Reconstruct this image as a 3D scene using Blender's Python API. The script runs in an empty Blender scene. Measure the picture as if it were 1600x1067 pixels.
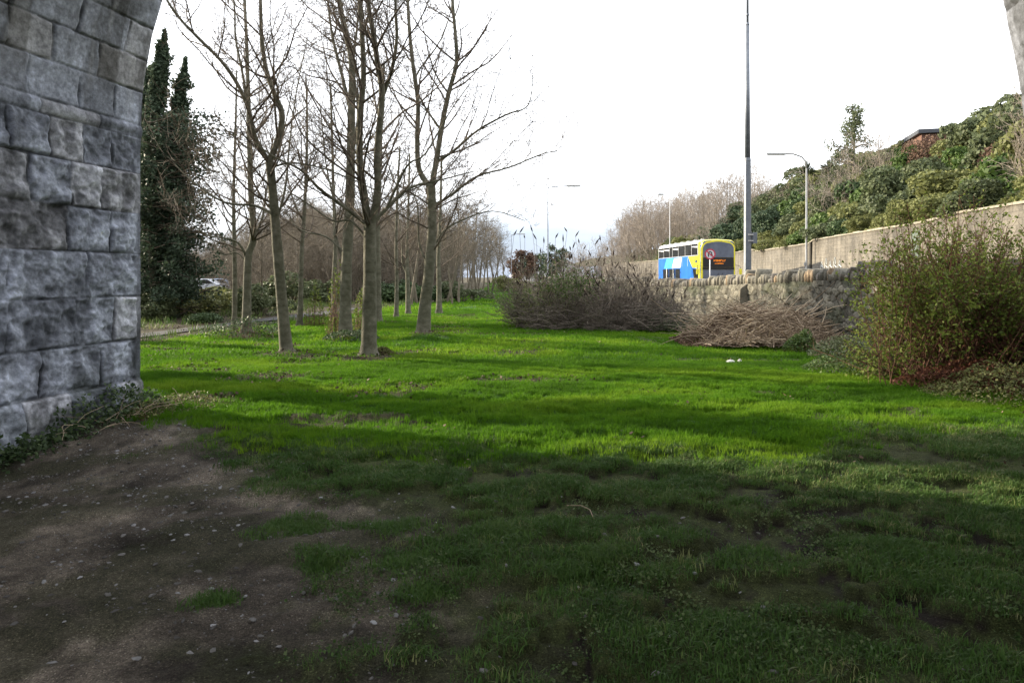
import bpy, math, random
import numpy as np
from mathutils import Vector, Matrix
R = math.radians
C = bpy.context.scene.collection
SC = bpy.context.scene

# ------------------------------------------------------------------ camera
EYE = 1.6
F = 1111.0                       # focal length in photograph pixels (1600 wide)
HOR = 433.0                      # horizon line of the level camera
cam_d = bpy.data.cameras.new('camera'); cam = bpy.data.objects.new('camera', cam_d); C.objects.link(cam)
cam.location = (0, 0, EYE); cam.rotation_euler = (R(90), 0, 0)
cam_d.sensor_width = 36.0; cam_d.lens = F / 1600 * 36.0
cam_d.shift_y = -(533.5 - HOR) / 1600.0
cam_d.clip_start = 0.05; cam_d.clip_end = 3000
SC.camera = cam

# ------------------------------------------------------------------ light
SUN_AZ = 27.0                    # degrees forward of due left
SUN_EL = 15.5
sv = Vector((-math.cos(R(SUN_AZ)) * math.cos(R(SUN_EL)), math.sin(R(SUN_AZ)) * math.cos(R(SUN_EL)), math.sin(R(SUN_EL))))
sun_d = bpy.data.lights.new('sun', 'SUN'); sun = bpy.data.objects.new('sun', sun_d); C.objects.link(sun)
sun_d.energy = 5.0; sun_d.angle = R(0.6); sun_d.color = (1.0, 0.87, 0.66)
sun.rotation_euler = sv.to_track_quat('Z', 'Y').to_euler()
sun.location = (-30, 20, 30)

w = bpy.data.worlds.new("World"); SC.world = w; w.use_nodes = True
nt = w.node_tree; N = nt.nodes; L = nt.links; N.clear()
out = N.new('ShaderNodeOutputWorld'); bg = N.new('ShaderNodeBackground')
sky = N.new('ShaderNodeTexSky'); sky.sky_type = 'NISHITA'; sky.sun_disc = False
sky.sun_elevation = R(SUN_EL); sky.sun_rotation = math.atan2(sv.x, sv.y)
sc_ = N.new('ShaderNodeVectorMath'); sc_.operation = 'SCALE'; sc_.inputs['Scale'].default_value = 0.12
L.new(sky.outputs[0], sc_.inputs[0])
tc = N.new('ShaderNodeTexCoord'); sep = N.new('ShaderNodeSeparateXYZ'); L.new(tc.outputs['Generated'], sep.inputs[0])
mp = N.new('ShaderNodeMapping'); mp.inputs['Scale'].default_value = (1.0, 1.0, 4.0); L.new(tc.outputs['Generated'], mp.inputs[0])
no = N.new('ShaderNodeTexNoise'); no.inputs['Scale'].default_value = 2.6; no.inputs['Detail'].default_value = 6; L.new(mp.outputs[0], no.inputs['Vector'])
ad = N.new('ShaderNodeMath'); ad.operation = 'MULTIPLY_ADD'; ad.inputs[1].default_value = 0.16; ad.inputs[2].default_value = -0.08; L.new(no.outputs[0], ad.inputs[0])
ad2 = N.new('ShaderNodeMath'); ad2.operation = 'ADD'; L.new(ad.outputs[0], ad2.inputs[0]); L.new(sep.outputs['Z'], ad2.inputs[1])
mr = N.new('ShaderNodeMapRange'); mr.interpolation_type = 'SMOOTHSTEP'; mr.inputs[1].default_value = 0.02; mr.inputs[2].default_value = 0.14; L.new(ad2.outputs[0], mr.inputs[0])
cr = N.new('ShaderNodeMix'); cr.data_type = 'RGBA'; L.new(mr.outputs[0], cr.inputs['Factor'])
cr.inputs['A'].default_value = (0.25, 0.30, 0.385, 1); cr.inputs['B'].default_value = (0.95, 0.965, 1.0, 1)
mx = N.new('ShaderNodeMix'); mx.data_type = 'RGBA'; mx.inputs['Factor'].default_value = 0.9
L.new(sc_.outputs[0], mx.inputs['A']); L.new(cr.outputs['Result'], mx.inputs['B'])
L.new(mx.outputs['Result'], bg.inputs['Color']); bg.inputs['Strength'].default_value = 1.15
L.new(bg.outputs[0], out.inputs[0])
SC.view_settings.view_transform = 'Standard'; SC.view_settings.look = 'None'
SC.view_settings.gamma = 1; SC.view_settings.exposure = 1.2; SC.view_settings.use_curve_mapping = False
SC.cycles.max_bounces = 6; SC.cycles.diffuse_bounces = 3; SC.cycles.transparent_max_bounces = 8
SC.cycles.glossy_bounces = 2; SC.cycles.transmission_bounces = 3; SC.cycles.caustics_reflective = False; SC.cycles.caustics_refractive = False

# ------------------------------------------------------------------ helpers
rnd = random.Random(7)
rng = np.random.default_rng(11)

def tag(o, label=None, cat=None, group=None, kind=None):
    if label: o['label'] = label
    if cat: o['category'] = cat
    if group: o['group'] = group
    if kind: o['kind'] = kind
    return o

def empty(name, loc, label, cat, group=None, rz=0.0):
    o = bpy.data.objects.new(name, None); C.objects.link(o)
    o.location = loc; o.rotation_euler = (0, 0, rz); o.empty_display_size = .3
    return tag(o, label, cat, group)

def copy_tree(o, parent=None):
    c = o.copy(); C.objects.link(c); c.parent = parent
    for ch in list(o.children): copy_tree(ch, c)
    return c

def P(px, py, Y):                                   # a photograph pixel seen at depth Y
    return ((px - 800) / F * Y, Y, EYE - (py - HOR) / F * Y)

def _fbm_lattice(seed):
    g = np.random.default_rng(seed); return g.random((256, 256)).astype(np.float32)
_LAT = {}
def vnoise(x, y, seed=0):
    if seed not in _LAT: _LAT[seed] = _fbm_lattice(seed + 100)
    T = _LAT[seed]
    xi = np.floor(x).astype(np.int64); yi = np.floor(y).astype(np.int64)
    fx = x - xi; fy = y - yi
    fx = fx * fx * fx * (fx * (fx * 6 - 15) + 10); fy = fy * fy * fy * (fy * (fy * 6 - 15) + 10)
    a = T[xi & 255, yi & 255]; b = T[(xi + 1) & 255, yi & 255]; c = T[xi & 255, (yi + 1) & 255]; d = T[(xi + 1) & 255, (yi + 1) & 255]
    return (a * (1 - fx) + b * fx) * (1 - fy) + (c * (1 - fx) + d * fx) * fy
def fbm(x, y, seed=0, octv=4, gain=.5):
    x = np.asarray(x, float); y = np.asarray(y, float)
    s = 0; a = 1; t = 0
    for i in range(octv):
        s = s + a * vnoise(x * 2 ** i + 17.3 * i, y * 2 ** i + 9.1 * i, seed + i); t += a; a *= gain
    return s / t                                    # 0..1, mean .5
def sstep(a, b, x):
    t = np.clip((x - a) / (b - a), 0, 1); return t * t * (3 - 2 * t)

def np_mesh(name, V, Fq, smooth=False, attrs=None):
    """V (n,3), Fq list of arrays (m,k) of faces with k corners"""
    me = bpy.data.meshes.new(name)
    V = np.asarray(V, np.float32)
    if not isinstance(Fq, list): Fq = [Fq]
    Fq = [np.asarray(f, np.int32) for f in Fq if len(f)]
    nl = sum(f.size for f in Fq); nf = sum(len(f) for f in Fq)
    me.vertices.add(len(V)); me.vertices.foreach_set('co', V.ravel())
    me.loops.add(nl); me.loops.foreach_set('vertex_index', np.concatenate([f.ravel() for f in Fq]))
    starts = []; p = 0
    for f in Fq:
        starts.append(p + np.arange(len(f)) * f.shape[1]); p += f.size
    me.polygons.add(nf); me.polygons.foreach_set('loop_start', np.concatenate(starts).astype(np.int32))
    if smooth: me.polygons.foreach_set('use_smooth', np.ones(nf, bool))
    for k, (typ, a) in (attrs or {}).items():
        at = me.attributes.new(k, typ, 'POINT')
        at.data.foreach_set({'FLOAT': 'value', 'FLOAT_COLOR': 'color', 'FLOAT_VECTOR': 'vector', 'INT': 'value'}[typ], np.asarray(a).ravel())
    me.update(calc_edges=True); me.validate()
    return me

def link(name, me, mat, parent=None):
    o = bpy.data.objects.new(name, me); C.objects.link(o)
    if mat is not None: me.materials.append(mat)
    if parent is not None: o.parent = parent
    return o

class Geo:                                           # plain polygons: boxes, prisms, rings
    def __init__(s): s.v = []; s.f = []
    def poly(s, pts):
        b = len(s.v); s.v += [tuple(p) for p in pts]; s.f.append(tuple(range(b, b + len(pts)))); return s
    def box(s, x0, y0, z0, x1, y1, z1):
        b = len(s.v)
        s.v += [(x0, y0, z0), (x1, y0, z0), (x1, y1, z0), (x0, y1, z0), (x0, y0, z1), (x1, y0, z1), (x1, y1, z1), (x0, y1, z1)]
        for q in ((0, 3, 2, 1), (4, 5, 6, 7), (0, 1, 5, 4), (1, 2, 6, 5), (2, 3, 7, 6), (3, 0, 4, 7)): s.f.append(tuple(b + i for i in q))
        return s
    def hexa(s, p):                                  # 8 corners, bottom 4 then top 4
        b = len(s.v); s.v += [tuple(q) for q in p]
        for q in ((0, 3, 2, 1), (4, 5, 6, 7), (0, 1, 5, 4), (1, 2, 6, 5), (2, 3, 7, 6), (3, 0, 4, 7)): s.f.append(tuple(b + i for i in q))
        return s
    def prism(s, pts, off):                          # polygon pts extruded by off
        n = len(pts); b = len(s.v); o = Vector(off)
        s.v += [tuple(p) for p in pts] + [tuple(Vector(p) + o) for p in pts]
        s.f.append(tuple(range(b, b + n))[::-1]); s.f.append(tuple(range(b + n, b + 2 * n)))
        for i in range(n):
            j = (i + 1) % n; s.f.append((b + i, b + j, b + n + j, b + n + i))
        return s
    def tube(s, pts, rr, sides=10, cap=True):
        pts = [Vector(p) for p in pts]; n = len(pts)
        if not hasattr(rr, '__len__'): rr = [rr] * n
        b = len(s.v)
        T = (pts[-1] - pts[0]).normalized(); ref = Vector((0, 0, 1)) if abs(T.z) < .8 else Vector((0, 1, 0))
        for i in range(n):
            t = (pts[min(i + 1, n - 1)] - pts[max(i - 1, 0)]).normalized()
            u = t.cross(ref).normalized(); v = t.cross(u)
            for k in range(sides):
                a = 2 * math.pi * k / sides; s.v.append(tuple(pts[i] + (u * math.cos(a) + v * math.sin(a)) * rr[i]))
        for i in range(n - 1):
            for k in range(sides):
                k2 = (k + 1) % sides; s.f.append((b + i * sides + k, b + i * sides + k2, b + (i + 1) * sides + k2, b + (i + 1) * sides + k))
        if cap:
            s.f.append(tuple(b + k for k in range(sides))[::-1]); s.f.append(tuple(b + (n - 1) * sides + k for k in range(sides)))
        return s
    def build(s, name, mat, parent=None, smooth=False, bevel=0):
        me = bpy.data.meshes.new(name); me.from_pydata(s.v, [], s.f); me.update()
        if smooth: me.polygons.foreach_set('use_smooth', [True] * len(me.polygons))
        import bmesh
        bm = bmesh.new(); bm.from_mesh(me); bmesh.ops.recalc_face_normals(bm, faces=bm.faces)
        if bevel:
            es = [e for e in bm.edges if len(e.link_faces) == 2 and e.calc_face_angle(0) > .5]
            bmesh.ops.bevel(bm, geom=es, offset=bevel, segments=2, affect='EDGES', profile=.6)
        bm.to_mesh(me); bm.free()
        return link(name, me, mat, parent)

class Tubes:                                         # very many thin tapering tubes, built in batches
    def __init__(s): s.g = {}
    def add(s, pts, r0, r1, sides=3):
        n = len(pts); rr = [r0 + (r1 - r0) * i / (n - 1) for i in range(n)] if not hasattr(r0, '__len__') else r0
        s.g.setdefault((n, sides), []).append((pts, rr))
    def build(s, name, mat, parent=None, origin=(0, 0, 0)):
        VV = []; FF = []; TT = []; base = 0
        for (n, k), lst in s.g.items():
            Pn = np.array([a for a, _ in lst], float) - np.array(origin, float); Rn = np.array([b for _, b in lst], float); M = len(lst)
            T = np.gradient(Pn, axis=1); T /= np.linalg.norm(T, axis=2, keepdims=True) + 1e-9
            tot = Pn[:, -1] - Pn[:, 0]; ax = np.argmin(np.abs(tot), axis=1); ref = np.zeros((M, 1, 3)); ref[np.arange(M), 0, ax] = 1
            U = np.cross(T, np.broadcast_to(ref, T.shape)); U /= np.linalg.norm(U, axis=2, keepdims=True) + 1e-9
            W = np.cross(T, U)
            a = 2 * np.pi * np.arange(k) / k
            V = Pn[:, :, None, :] + Rn[:, :, None, None] * (U[:, :, None, :] * np.cos(a)[None, None, :, None] + W[:, :, None, :] * np.sin(a)[None, None, :, None])
            idx = base + np.arange(M * n * k).reshape(M, n, k)
            q = np.stack([idx[:, :-1, :], np.roll(idx[:, :-1, :], -1, 2), np.roll(idx[:, 1:, :], -1, 2), idx[:, 1:, :]], -1)
            VV.append(V.reshape(-1, 3)); FF.append(q.reshape(-1, 4)); base += M * n * k
            TT.append(np.repeat(rng.random(M), n * k))
        me = np_mesh(name, np.concatenate(VV), [np.concatenate(FF)], True, {'tint': ('FLOAT', np.concatenate(TT).astype(np.float32))})
        return link(name, me, mat, parent)

def leaf_arrays(cen, siz, up=0.3, aspect=.55, seed=0, nrm=None):
    g = np.random.default_rng(seed); n = len(cen)
    d = g.normal(size=(n, 3)); d[:, 2] += up
    d /= np.linalg.norm(d, axis=1, keepdims=True)
    q = g.normal(size=(n, 3)) if nrm is None else nrm + g.normal(size=(n, 3)) * .45
    s = np.cross(d, q); s /= np.linalg.norm(s, axis=1, keepdims=True) + 1e-9
    nn = np.cross(d, s)
    siz = np.asarray(siz).reshape(-1, 1) * np.ones((n, 1))
    a = cen - d * siz * .5; b = cen + s * siz * aspect * .5 + nn * siz * .08; c = cen + d * siz * .5; e = cen - s * siz * aspect * .5 + nn * siz * .08
    V = np.stack([a, b, c, e], 1).reshape(-1, 3); Fq = np.arange(4 * n).reshape(n, 4)
    return V, Fq
def leaves(name, cen, siz, mat, parent=None, up=.3, aspect=.55, seed=0, nrm=None, tint=None):
    V, Fq = leaf_arrays(np.asarray(cen, float), siz, up, aspect, seed, nrm)
    t = np.random.default_rng(seed + 5).random(len(cen)) if tint is None else tint
    me = np_mesh(name, V, [Fq], False, {'tint': ('FLOAT', np.repeat(t, 4).astype(np.float32))})
    return link(name, me, mat, parent)

# ------------------------------------------------------------------ materials
def new_mat(name):
    m = bpy.data.materials.new(name); m.use_nodes = True; m.node_tree.nodes.clear(); return m, m.node_tree.nodes, m.node_tree.links
def ramp(N, L, src, stops):
    r = N.new('ShaderNodeValToRGB'); L.new(src, r.inputs[0])
    els = r.color_ramp.elements
    while len(els) < len(stops): els.new(.5)
    for e, (p, c) in zip(els, stops): e.position = p; e.color = (*c, 1)
    return r.outputs[0]
def surf_mat(name, stops, scale=4, detail=5, rough=.85, bump=0.0, bscale=None, vec=(1, 1, 1), metal=0, spec=.3, tintattr=None, coords='Object', coat=0):
    m, N, L = new_mat(name)
    o = N.new('ShaderNodeOutputMaterial'); b = N.new('ShaderNodeBsdfPrincipled'); L.new(b.outputs[0], o.inputs[0])
    t = N.new('ShaderNodeTexCoord'); mp = N.new('ShaderNodeMapping'); mp.inputs['Scale'].default_value = vec; L.new(t.outputs[coords], mp.inputs[0])
    n = N.new('ShaderNodeTexNoise'); n.inputs['Scale'].default_value = scale; n.inputs['Detail'].default_value = detail; n.inputs['Roughness'].default_value = .6
    L.new(mp.outputs[0], n.inputs['Vector'])
    src = n.outputs[0]
    if tintattr:
        a = N.new('ShaderNodeAttribute'); a.attribute_name = tintattr
        mm = N.new('ShaderNodeMath'); mm.operation = 'MULTIPLY_ADD'; mm.inputs[1].default_value = .7; L.new(a.outputs['Fac'], mm.inputs[0])
        m2 = N.new('ShaderNodeMath'); m2.operation = 'MULTIPLY'; m2.inputs[1].default_value = .3; L.new(src, m2.inputs[0]); L.new(m2.outputs[0], mm.inputs[2]); src = mm.outputs[0]
    L.new(ramp(N, L, src, stops), b.inputs['Base Color'])
    b.inputs['Roughness'].default_value = rough; b.inputs['Metallic'].default_value = metal; b.inputs['Specular IOR Level'].default_value = spec
    if coat: b.inputs['Coat Weight'].default_value = coat; b.inputs['Coat Roughness'].default_value = .08
    if bump:
        n2 = N.new('ShaderNodeTexNoise'); n2.inputs['Scale'].default_value = bscale or scale * 3; n2.inputs['Detail'].default_value = 6; L.new(mp.outputs[0], n2.inputs['Vector'])
        bp = N.new('ShaderNodeBump'); bp.inputs['Strength'].default_value = 1; bp.inputs['Distance'].default_value = bump; L.new(n2.outputs[0], bp.inputs['Height']); L.new(bp.outputs[0], b.inputs['Normal'])
    return m
def leaf_mat(name, stops, inst=False, trans=.35, rough=.65, spec=.15, noise=0.35, nscale=1.2):
    m, N, L = new_mat(name)
    o = N.new('ShaderNodeOutputMaterial'); b = N.new('ShaderNodeBsdfPrincipled'); tr = N.new('ShaderNodeBsdfTranslucent'); mx = N.new('ShaderNodeMixShader')
    a = N.new('ShaderNodeAttribute'); a.attribute_name = 'tint'
    if inst: a.attribute_type = 'INSTANCER'
    g = N.new('ShaderNodeNewGeometry'); n = N.new('ShaderNodeTexNoise'); n.inputs['Scale'].default_value = nscale; n.inputs['Detail'].default_value = 4; L.new(g.outputs['Position'], n.inputs['Vector'])
    mm = N.new('ShaderNodeMath'); mm.operation = 'MULTIPLY_ADD'; mm.inputs[1].default_value = 1 - noise; L.new(a.outputs['Fac'], mm.inputs[0])
    m2 = N.new('ShaderNodeMath'); m2.operation = 'MULTIPLY'; m2.inputs[1].default_value = noise; L.new(n.outputs[0], m2.inputs[0]); L.new(m2.outputs[0], mm.inputs[2])
    col = ramp(N, L, mm.outputs[0], stops)
    L.new(col, b.inputs['Base Color']); L.new(col, tr.inputs['Color'])
    b.inputs['Roughness'].default_value = rough; b.inputs['Specular IOR Level'].default_value = spec
    mx.inputs[0].default_value = trans; L.new(b.outputs[0], mx.inputs[1]); L.new(tr.outputs[0], mx.inputs[2]); L.new(mx.outputs[0], o.inputs[0])
    return m
def flat(name, c, rough=.5, metal=0, spec=.4, coat=0, var=.12, scale=6):
    lo = tuple(x * (1 - var) for x in c); hi = tuple(min(1, x * (1 + var)) for x in c)
    return surf_mat(name, [(.3, lo), (.7, hi)], scale=scale, rough=rough, metal=metal, spec=spec, coat=coat)

M_bark = surf_mat('bark_grey', [(.25, (.042, .043, .027)), (.42, (.095, .092, .062)), (.6, (.15, .142, .106)), (.8, (.23, .215, .17))], scale=5, detail=9, vec=(1.2, 1.2, 1.6), rough=.9, bump=.014, bscale=18)
M_twig = surf_mat('twig_brown', [(.1, (.055, .042, .032)), (.9, (.14, .108, .078))], scale=3, rough=.8, tintattr='tint')
M_farbark = surf_mat('far_bark', [(.3, (.10, .085, .06)), (.7, (.20, .17, .13))], scale=2, rough=.9)
M_fartwig = surf_mat('far_twig', [(.1, (.08, .068, .050)), (.9, (.20, .168, .128))], scale=1, rough=.9, tintattr='tint')
M_paletwig = surf_mat('pale_twig', [(.1, (.16, .135, .11)), (.9, (.36, .31, .26))], scale=1, rough=.9, tintattr='tint')
M_stick = surf_mat('cut_sticks', [(.05, (.12, .085, .058)), (.5, (.34, .26, .18)), (.95, (.62, .50, .36))], scale=3, rough=.8, tintattr='tint')
M_purple = surf_mat('buddleia_stems', [(.05, (.065, .052, .042)), (.6, (.17, .14, .115)), (.95, (.36, .31, .255))], scale=3, rough=.85, tintattr='tint')
M_redstem = surf_mat('red_stems', [(.05, (.06, .024, .018)), (.9, (.16, .08, .05))], scale=3, rough=.8, tintattr='tint')
M_grass = leaf_mat('lawn_blades', [(.05, (.030, .076, .008)), (.45, (.082, .195, .010)), (.95, (.22, .33, .026))], inst=True, trans=.5, rough=.6, spec=.12, noise=.5, nscale=.9)
M_rough = leaf_mat('rough_blades', [(.05, (.028, .062, .014)), (.45, (.064, .130, .026)), (.75, (.14, .18, .055)), (.98, (.38, .32, .18))], inst=True, trans=.25, rough=.6, spec=.2, noise=.4, nscale=1.4)
M_ever = leaf_mat('evergreen_leaves', [(.05, (.022, .036, .019)), (.6, (.052, .080, .040)), (.95, (.11, .15, .075))], trans=.15, rough=.6, spec=.2)
M_ivy = leaf_mat('ivy_leaves', [(.05, (.02, .038, .015)), (.6, (.058, .095, .034)), (.95, (.14, .19, .08))], trans=.2, rough=.55, spec=.22)
M_laurel = leaf_mat('bright_leaves', [(.05, (.03, .055, .014)), (.55, (.075, .125, .03)), (.95, (.19, .25, .085))], trans=.3, rough=.55, spec=.22)
M_olive = leaf_mat('olive_leaves', [(.05, (.06, .066, .024)), (.55, (.155, .168, .058)), (.95, (.29, .30, .13))], trans=.3, rough=.5)
M_bluegreen = leaf_mat('dull_leaves', [(.05, (.045, .055, .028)), (.55, (.10, .122, .058)), (.95, (.19, .22, .115))], trans=.25, rough=.5)
M_ivygrey = leaf_mat('grey_ivy_leaves', [(.05, (.022, .036, .022)), (.6, (.055, .080, .048)), (.95, (.12, .15, .09))], trans=.2, rough=.6, spec=.15)
M_bush = leaf_mat('bush_leaves', [(.05, (.045, .075, .014)), (.5, (.125, .175, .028)), (.95, (.25, .29, .075))], trans=.4, rough=.6, spec=.2)
M_dead = leaf_mat('dead_leaves', [(.05, (.04, .026, .020)), (.5, (.115, .070, .048)), (.95, (.25, .17, .12))], trans=.15, rough=.7)
M_redleaf = leaf_mat('bramble_red_leaves', [(.05, (.05, .02, .015)), (.6, (.13, .05, .032)), (.95, (.22, .12, .06))], trans=.25, rough=.6)
M_greydead = leaf_mat('withered_leaves', [(.05, (.04, .035, .03)), (.5, (.10, .085, .07)), (.95, (.22, .2, .165))], trans=.15, rough=.7)

# ------------------------------------------------------------------ plan of the place
def interp(tab, y): return np.interp(y, [a for a, _ in tab], [b for _, b in tab])
WALL1 = [(-40, 12.5), (0, 10.8), (6, 9.7), (12, 8.55), (18.5, 7.74), (22.5, 6.95), (26.5, 6.0), (34, 4.9), (45, 3.9), (70, 3.2), (110, 2.6), (220, -8)]   # rubble wall: (Y, X)
WALL2 = [(-40, 12.0 + 3), (8, 15.6), (23.6, 17.0), (50, 21.0), (76, 23.6), (110, 24.5), (160, 20), (220, 12)]                                              # retaining wall
def XL(Y): return interp([(-50, -13), (10, -11.5), (17.8, -9.4), (23, -8.1), (33, -6.2), (60, -4.4), (100, -3.0), (220, -12)], Y)
def H(x, y):
    x = np.asarray(x, float); y = np.asarray(y, float)
    h = .12 * np.exp(-((y - 36) / 6.0) ** 2) * sstep(2.5, -2, x) - .22 * sstep(41, 48, y) * sstep(120, 60, y) + .5 * sstep(60, 105, y) * sstep(30, 0, np.abs(x + 2))
    h = h + (fbm(x * .16, y * .16, 3, 3) - .5) * .22 * sstep(4, 14, y)
    h = h - .26 * np.exp(-((x + 5.6) / 2.1) ** 2 - ((y - 5.6) / 2.3) ** 2)
    near = sstep(16, 8, np.hypot(x, y))
    h = h + (fbm(x * 2.1, y * 3.6, 5, 4) - .5) * .075 * near + (fbm(x * 11, y * 14, 8, 3) - .5) * .030 * near
    h = h + .05 * sstep(.475, .54, tuftmask(x, y)) * near * (1 - dirt(x, y))
    for (tx, ty, hh, rr) in MOUNDS: h = h + hh * np.exp(-((x - tx) ** 2 + (y - ty) ** 2) / rr ** 2)
    return h
MOUNDS = [(-2.15, 17.9, .20, .55), (-4.6, 14.5, .09, .6), (-2.75, 14.1, .08, .55), (-4.3, 18.5, .1, .6), (-7.6, 20.2, .14, .7)]
def dirt(x, y):                                     # 1 on the worn earth under the arch
    xe = np.interp(y, [-6, 0, 2, 3, 3.8, 4.6, 5.4, 6.3, 7.5, 8.6, 9.4, 12], [1.0, .6, .1, -.35, -.55, -.9, -1.8, -2.7, -3.5, -4.3, -5.2, -8])
    d = xe - x + (fbm(x * 1.1, y * 1.1, 21, 4) - .5) * 1.7 + (fbm(x * 5, y * 5, 25, 3) - .5) * .45
    return sstep(-.55, .35, d + (fbm(x * 9, y * 12, 27, 2) - .5) * .9) * sstep(10.5, 9, y)
def tuftmask(x, y):                                 # clumpiness of the rough ground
    return fbm(x * 1.15, y * 2.3, 31, 4) * .55 + fbm(x * 4.6, y * 7.5, 36, 3) * .45 + .035 * sstep(1.2, 3.0, x)
def rough(x, y):                                    # 1 where the sward is poor and clumpy (near ground)
    lim = np.interp(x, [-5, -1, .5, 2, 3.5, 8], [7.6, 6.7, 6.2, 6.0, 7.0, 7.6])
    return sstep(.7, -.5, y - lim + (fbm(x * .8, y * .8, 41, 3) - .5) * 1.6)
def lawn(x, y):
    l = sstep(-.25, .15, x - XL(y) + (fbm(x * .7, y * .7, 44, 3) - .5) * .7)
    r = sstep(-.2, .3, interp(WALL1, y) - .9 - x)
    return l * r * sstep(125, 118, y)
def litter(x, y):                                   # bare, leaf-strewn patches among the trees
    a = fbm(x * .55, y * 1.0, 51, 4); b = np.exp(-(((x + 5.3) / 2.6) ** 2 + ((y - 13.2) / 3.6) ** 2)) * .17
    for (tx, ty, hh, rr) in MOUNDS: b = b + .30 * np.exp(-((x - tx) ** 2 + (y - ty) ** 2) / (rr * 1.1) ** 2)
    return sstep(.61, .68, a + b + (fbm(x * 4, y * 4, 55, 2) - .5) * .16)

# ground sheet, a fan of rings that reaches the horizon
def build_ground():
    r = np.concatenate([[0.02], 0.9 * (2200 / .9) ** (np.linspace(0, 1, 470))])
    th = np.concatenate([np.linspace(-62, 62, 760), np.linspace(62, 298, 60)[1:-1]])
    th = np.radians(th)
    RR, TH = np.meshgrid(r, th, indexing='ij')
    X = RR * np.sin(TH); Y = RR * np.cos(TH); nr, na = X.shape
    Z = H(X, Y) * sstep(300, 150, RR)
    d = dirt(X, Y); l = lawn(X, Y); ro = rough(X, Y); tm = tuftmask(X, Y); li = litter(X, Y)
    f1 = fbm(X * 1.7, Y * 1.7, 61, 5)[..., None]; f2 = fbm(X * 9, Y * 9, 66, 3)[..., None]
    c_dirt = np.array([.118, .100, .080]) * np.clip(-.25 + 2.5 * f1, .3, 2) * (.35 + 1.3 * f2)
    pale = sstep(.50, .66, fbm(X * .9, Y * 1.8, 71, 4))[..., None]; c_dirt = c_dirt * (1 + .55 * pale); gm_ = sstep(.5, .62, fbm(X * 1.5, Y * 2.4, 74, 4))[..., None]; c_dirt = c_dirt * (1 - gm_ * .5) + np.array([.040, .046, .018]) * gm_ * .6
    c_moss = np.array([.060, .074, .024]) * (.6 + .8 * f1) * (.7 + .6 * f2)
    c_mud = np.array([.026, .020, .016]) * (.6 + .8 * f2)
    c_lawn = np.array([.040, .105, .010]) * (.6 + .8 * f1)
    c_lit = np.array([.055, .042, .026]) * (.5 + f2)
    c_rg = np.array([.070, .060, .038]) * (.5 + f1)
    mud = (sstep(.41, .45, tm) * sstep(.50, .47, tm) * (.45 + .55 * sstep(.4, .6, fbm(X * 2, Y * 2, 63, 2))) + .5 * sstep(.5, .7, fbm(X * .9, Y * 1.4, 64, 3)) * sstep(.5, 2.5, X))[..., None] * ro[..., None]; mud = np.clip(mud, 0, 1)
    col = c_moss * (1 - mud) + c_mud * mud
    col = col * ro[..., None] + c_lawn * (1 - ro[..., None])
    lk = (li * (1 - ro))[..., None] * .85; col = col * (1 - lk) + c_lit * lk
    col = col * (1 - d[..., None]) + c_dirt * d[..., None]
    lm = np.maximum(l, ro)[..., None]; col = c_rg * (1 - lm) + col * lm
    V = np.stack([X, Y, Z], -1).reshape(-1, 3)
    idx = np.arange(nr * na).reshape(nr, na); nx = np.roll(idx, -1, 1)
    Fq = np.stack([idx[:-1], idx[1:], nx[1:], nx[:-1]], -1).reshape(-1, 4)
    col4 = np.concatenate([col, np.ones_like(col[..., :1])], -1).reshape(-1, 4).astype(np.float32)
    m, Nn, Ll = new_mat('ground_earth')
    o = Nn.new('ShaderNodeOutputMaterial'); b = Nn.new('ShaderNodeBsdfPrincipled'); Ll.new(b.outputs[0], o.inputs[0])
    a = Nn.new('ShaderNodeAttribute'); a.attribute_name = 'Col'
    g = Nn.new('ShaderNodeNewGeometry'); n = Nn.new('ShaderNodeTexNoise'); n.inputs['Scale'].default_value = 38; n.inputs['Detail'].default_value = 6; n.inputs['Roughness'].default_value = .7; Ll.new(g.outputs['Position'], n.inputs['Vector'])
    mr = Nn.new('ShaderNodeMapRange'); mr.inputs[1].default_value = .25; mr.inputs[2].default_value = .75; mr.inputs[3].default_value = .45; mr.inputs[4].default_value = 1.6; Ll.new(n.outputs[0], mr.inputs[0])
    vm = Nn.new('ShaderNodeVectorMath'); vm.operation = 'SCALE'; Ll.new(a.outputs['Color'], vm.inputs[0]); Ll.new(mr.outputs[0], vm.inputs['Scale'])
    vo = Nn.new('ShaderNodeTexVoronoi'); vo.inputs['Scale'].default_value = 62; Ll.new(g.outputs['Position'], vo.inputs['Vector'])
    vr = Nn.new('ShaderNodeMapRange'); vr.inputs[1].default_value = .16; vr.inputs[2].default_value = .30; vr.inputs[3].default_value = 1.9; vr.inputs[4].default_value = .92; Ll.new(vo.outputs['Distance'], vr.inputs[0])
    n3 = Nn.new('ShaderNodeTexNoise'); n3.inputs['Scale'].default_value = 150; n3.inputs['Detail'].default_value = 4; Ll.new(g.outputs['Position'], n3.inputs['Vector'])
    m3 = Nn.new('ShaderNodeMapRange'); m3.inputs[1].default_value = .3; m3.inputs[2].default_value = .7; m3.inputs[3].default_value = .45; m3.inputs[4].default_value = 1.55; Ll.new(n3.outputs[0], m3.inputs[0])
    mu = Nn.new('ShaderNodeMath'); mu.operation = 'MULTIPLY'; Ll.new(vr.outputs[0], mu.inputs[0]); Ll.new(m3.outputs[0], mu.inputs[1])
    v2 = Nn.new('ShaderNodeVectorMath'); v2.operation = 'SCALE'; Ll.new(vm.outputs[0], v2.inputs[0]); Ll.new(mu.outputs[0], v2.inputs['Scale'])
    Ll.new(v2.outputs[0], b.inputs['Base Color']); b.inputs['Roughness'].default_value = .95; b.inputs['Specular IOR Level'].default_value = .15
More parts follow.
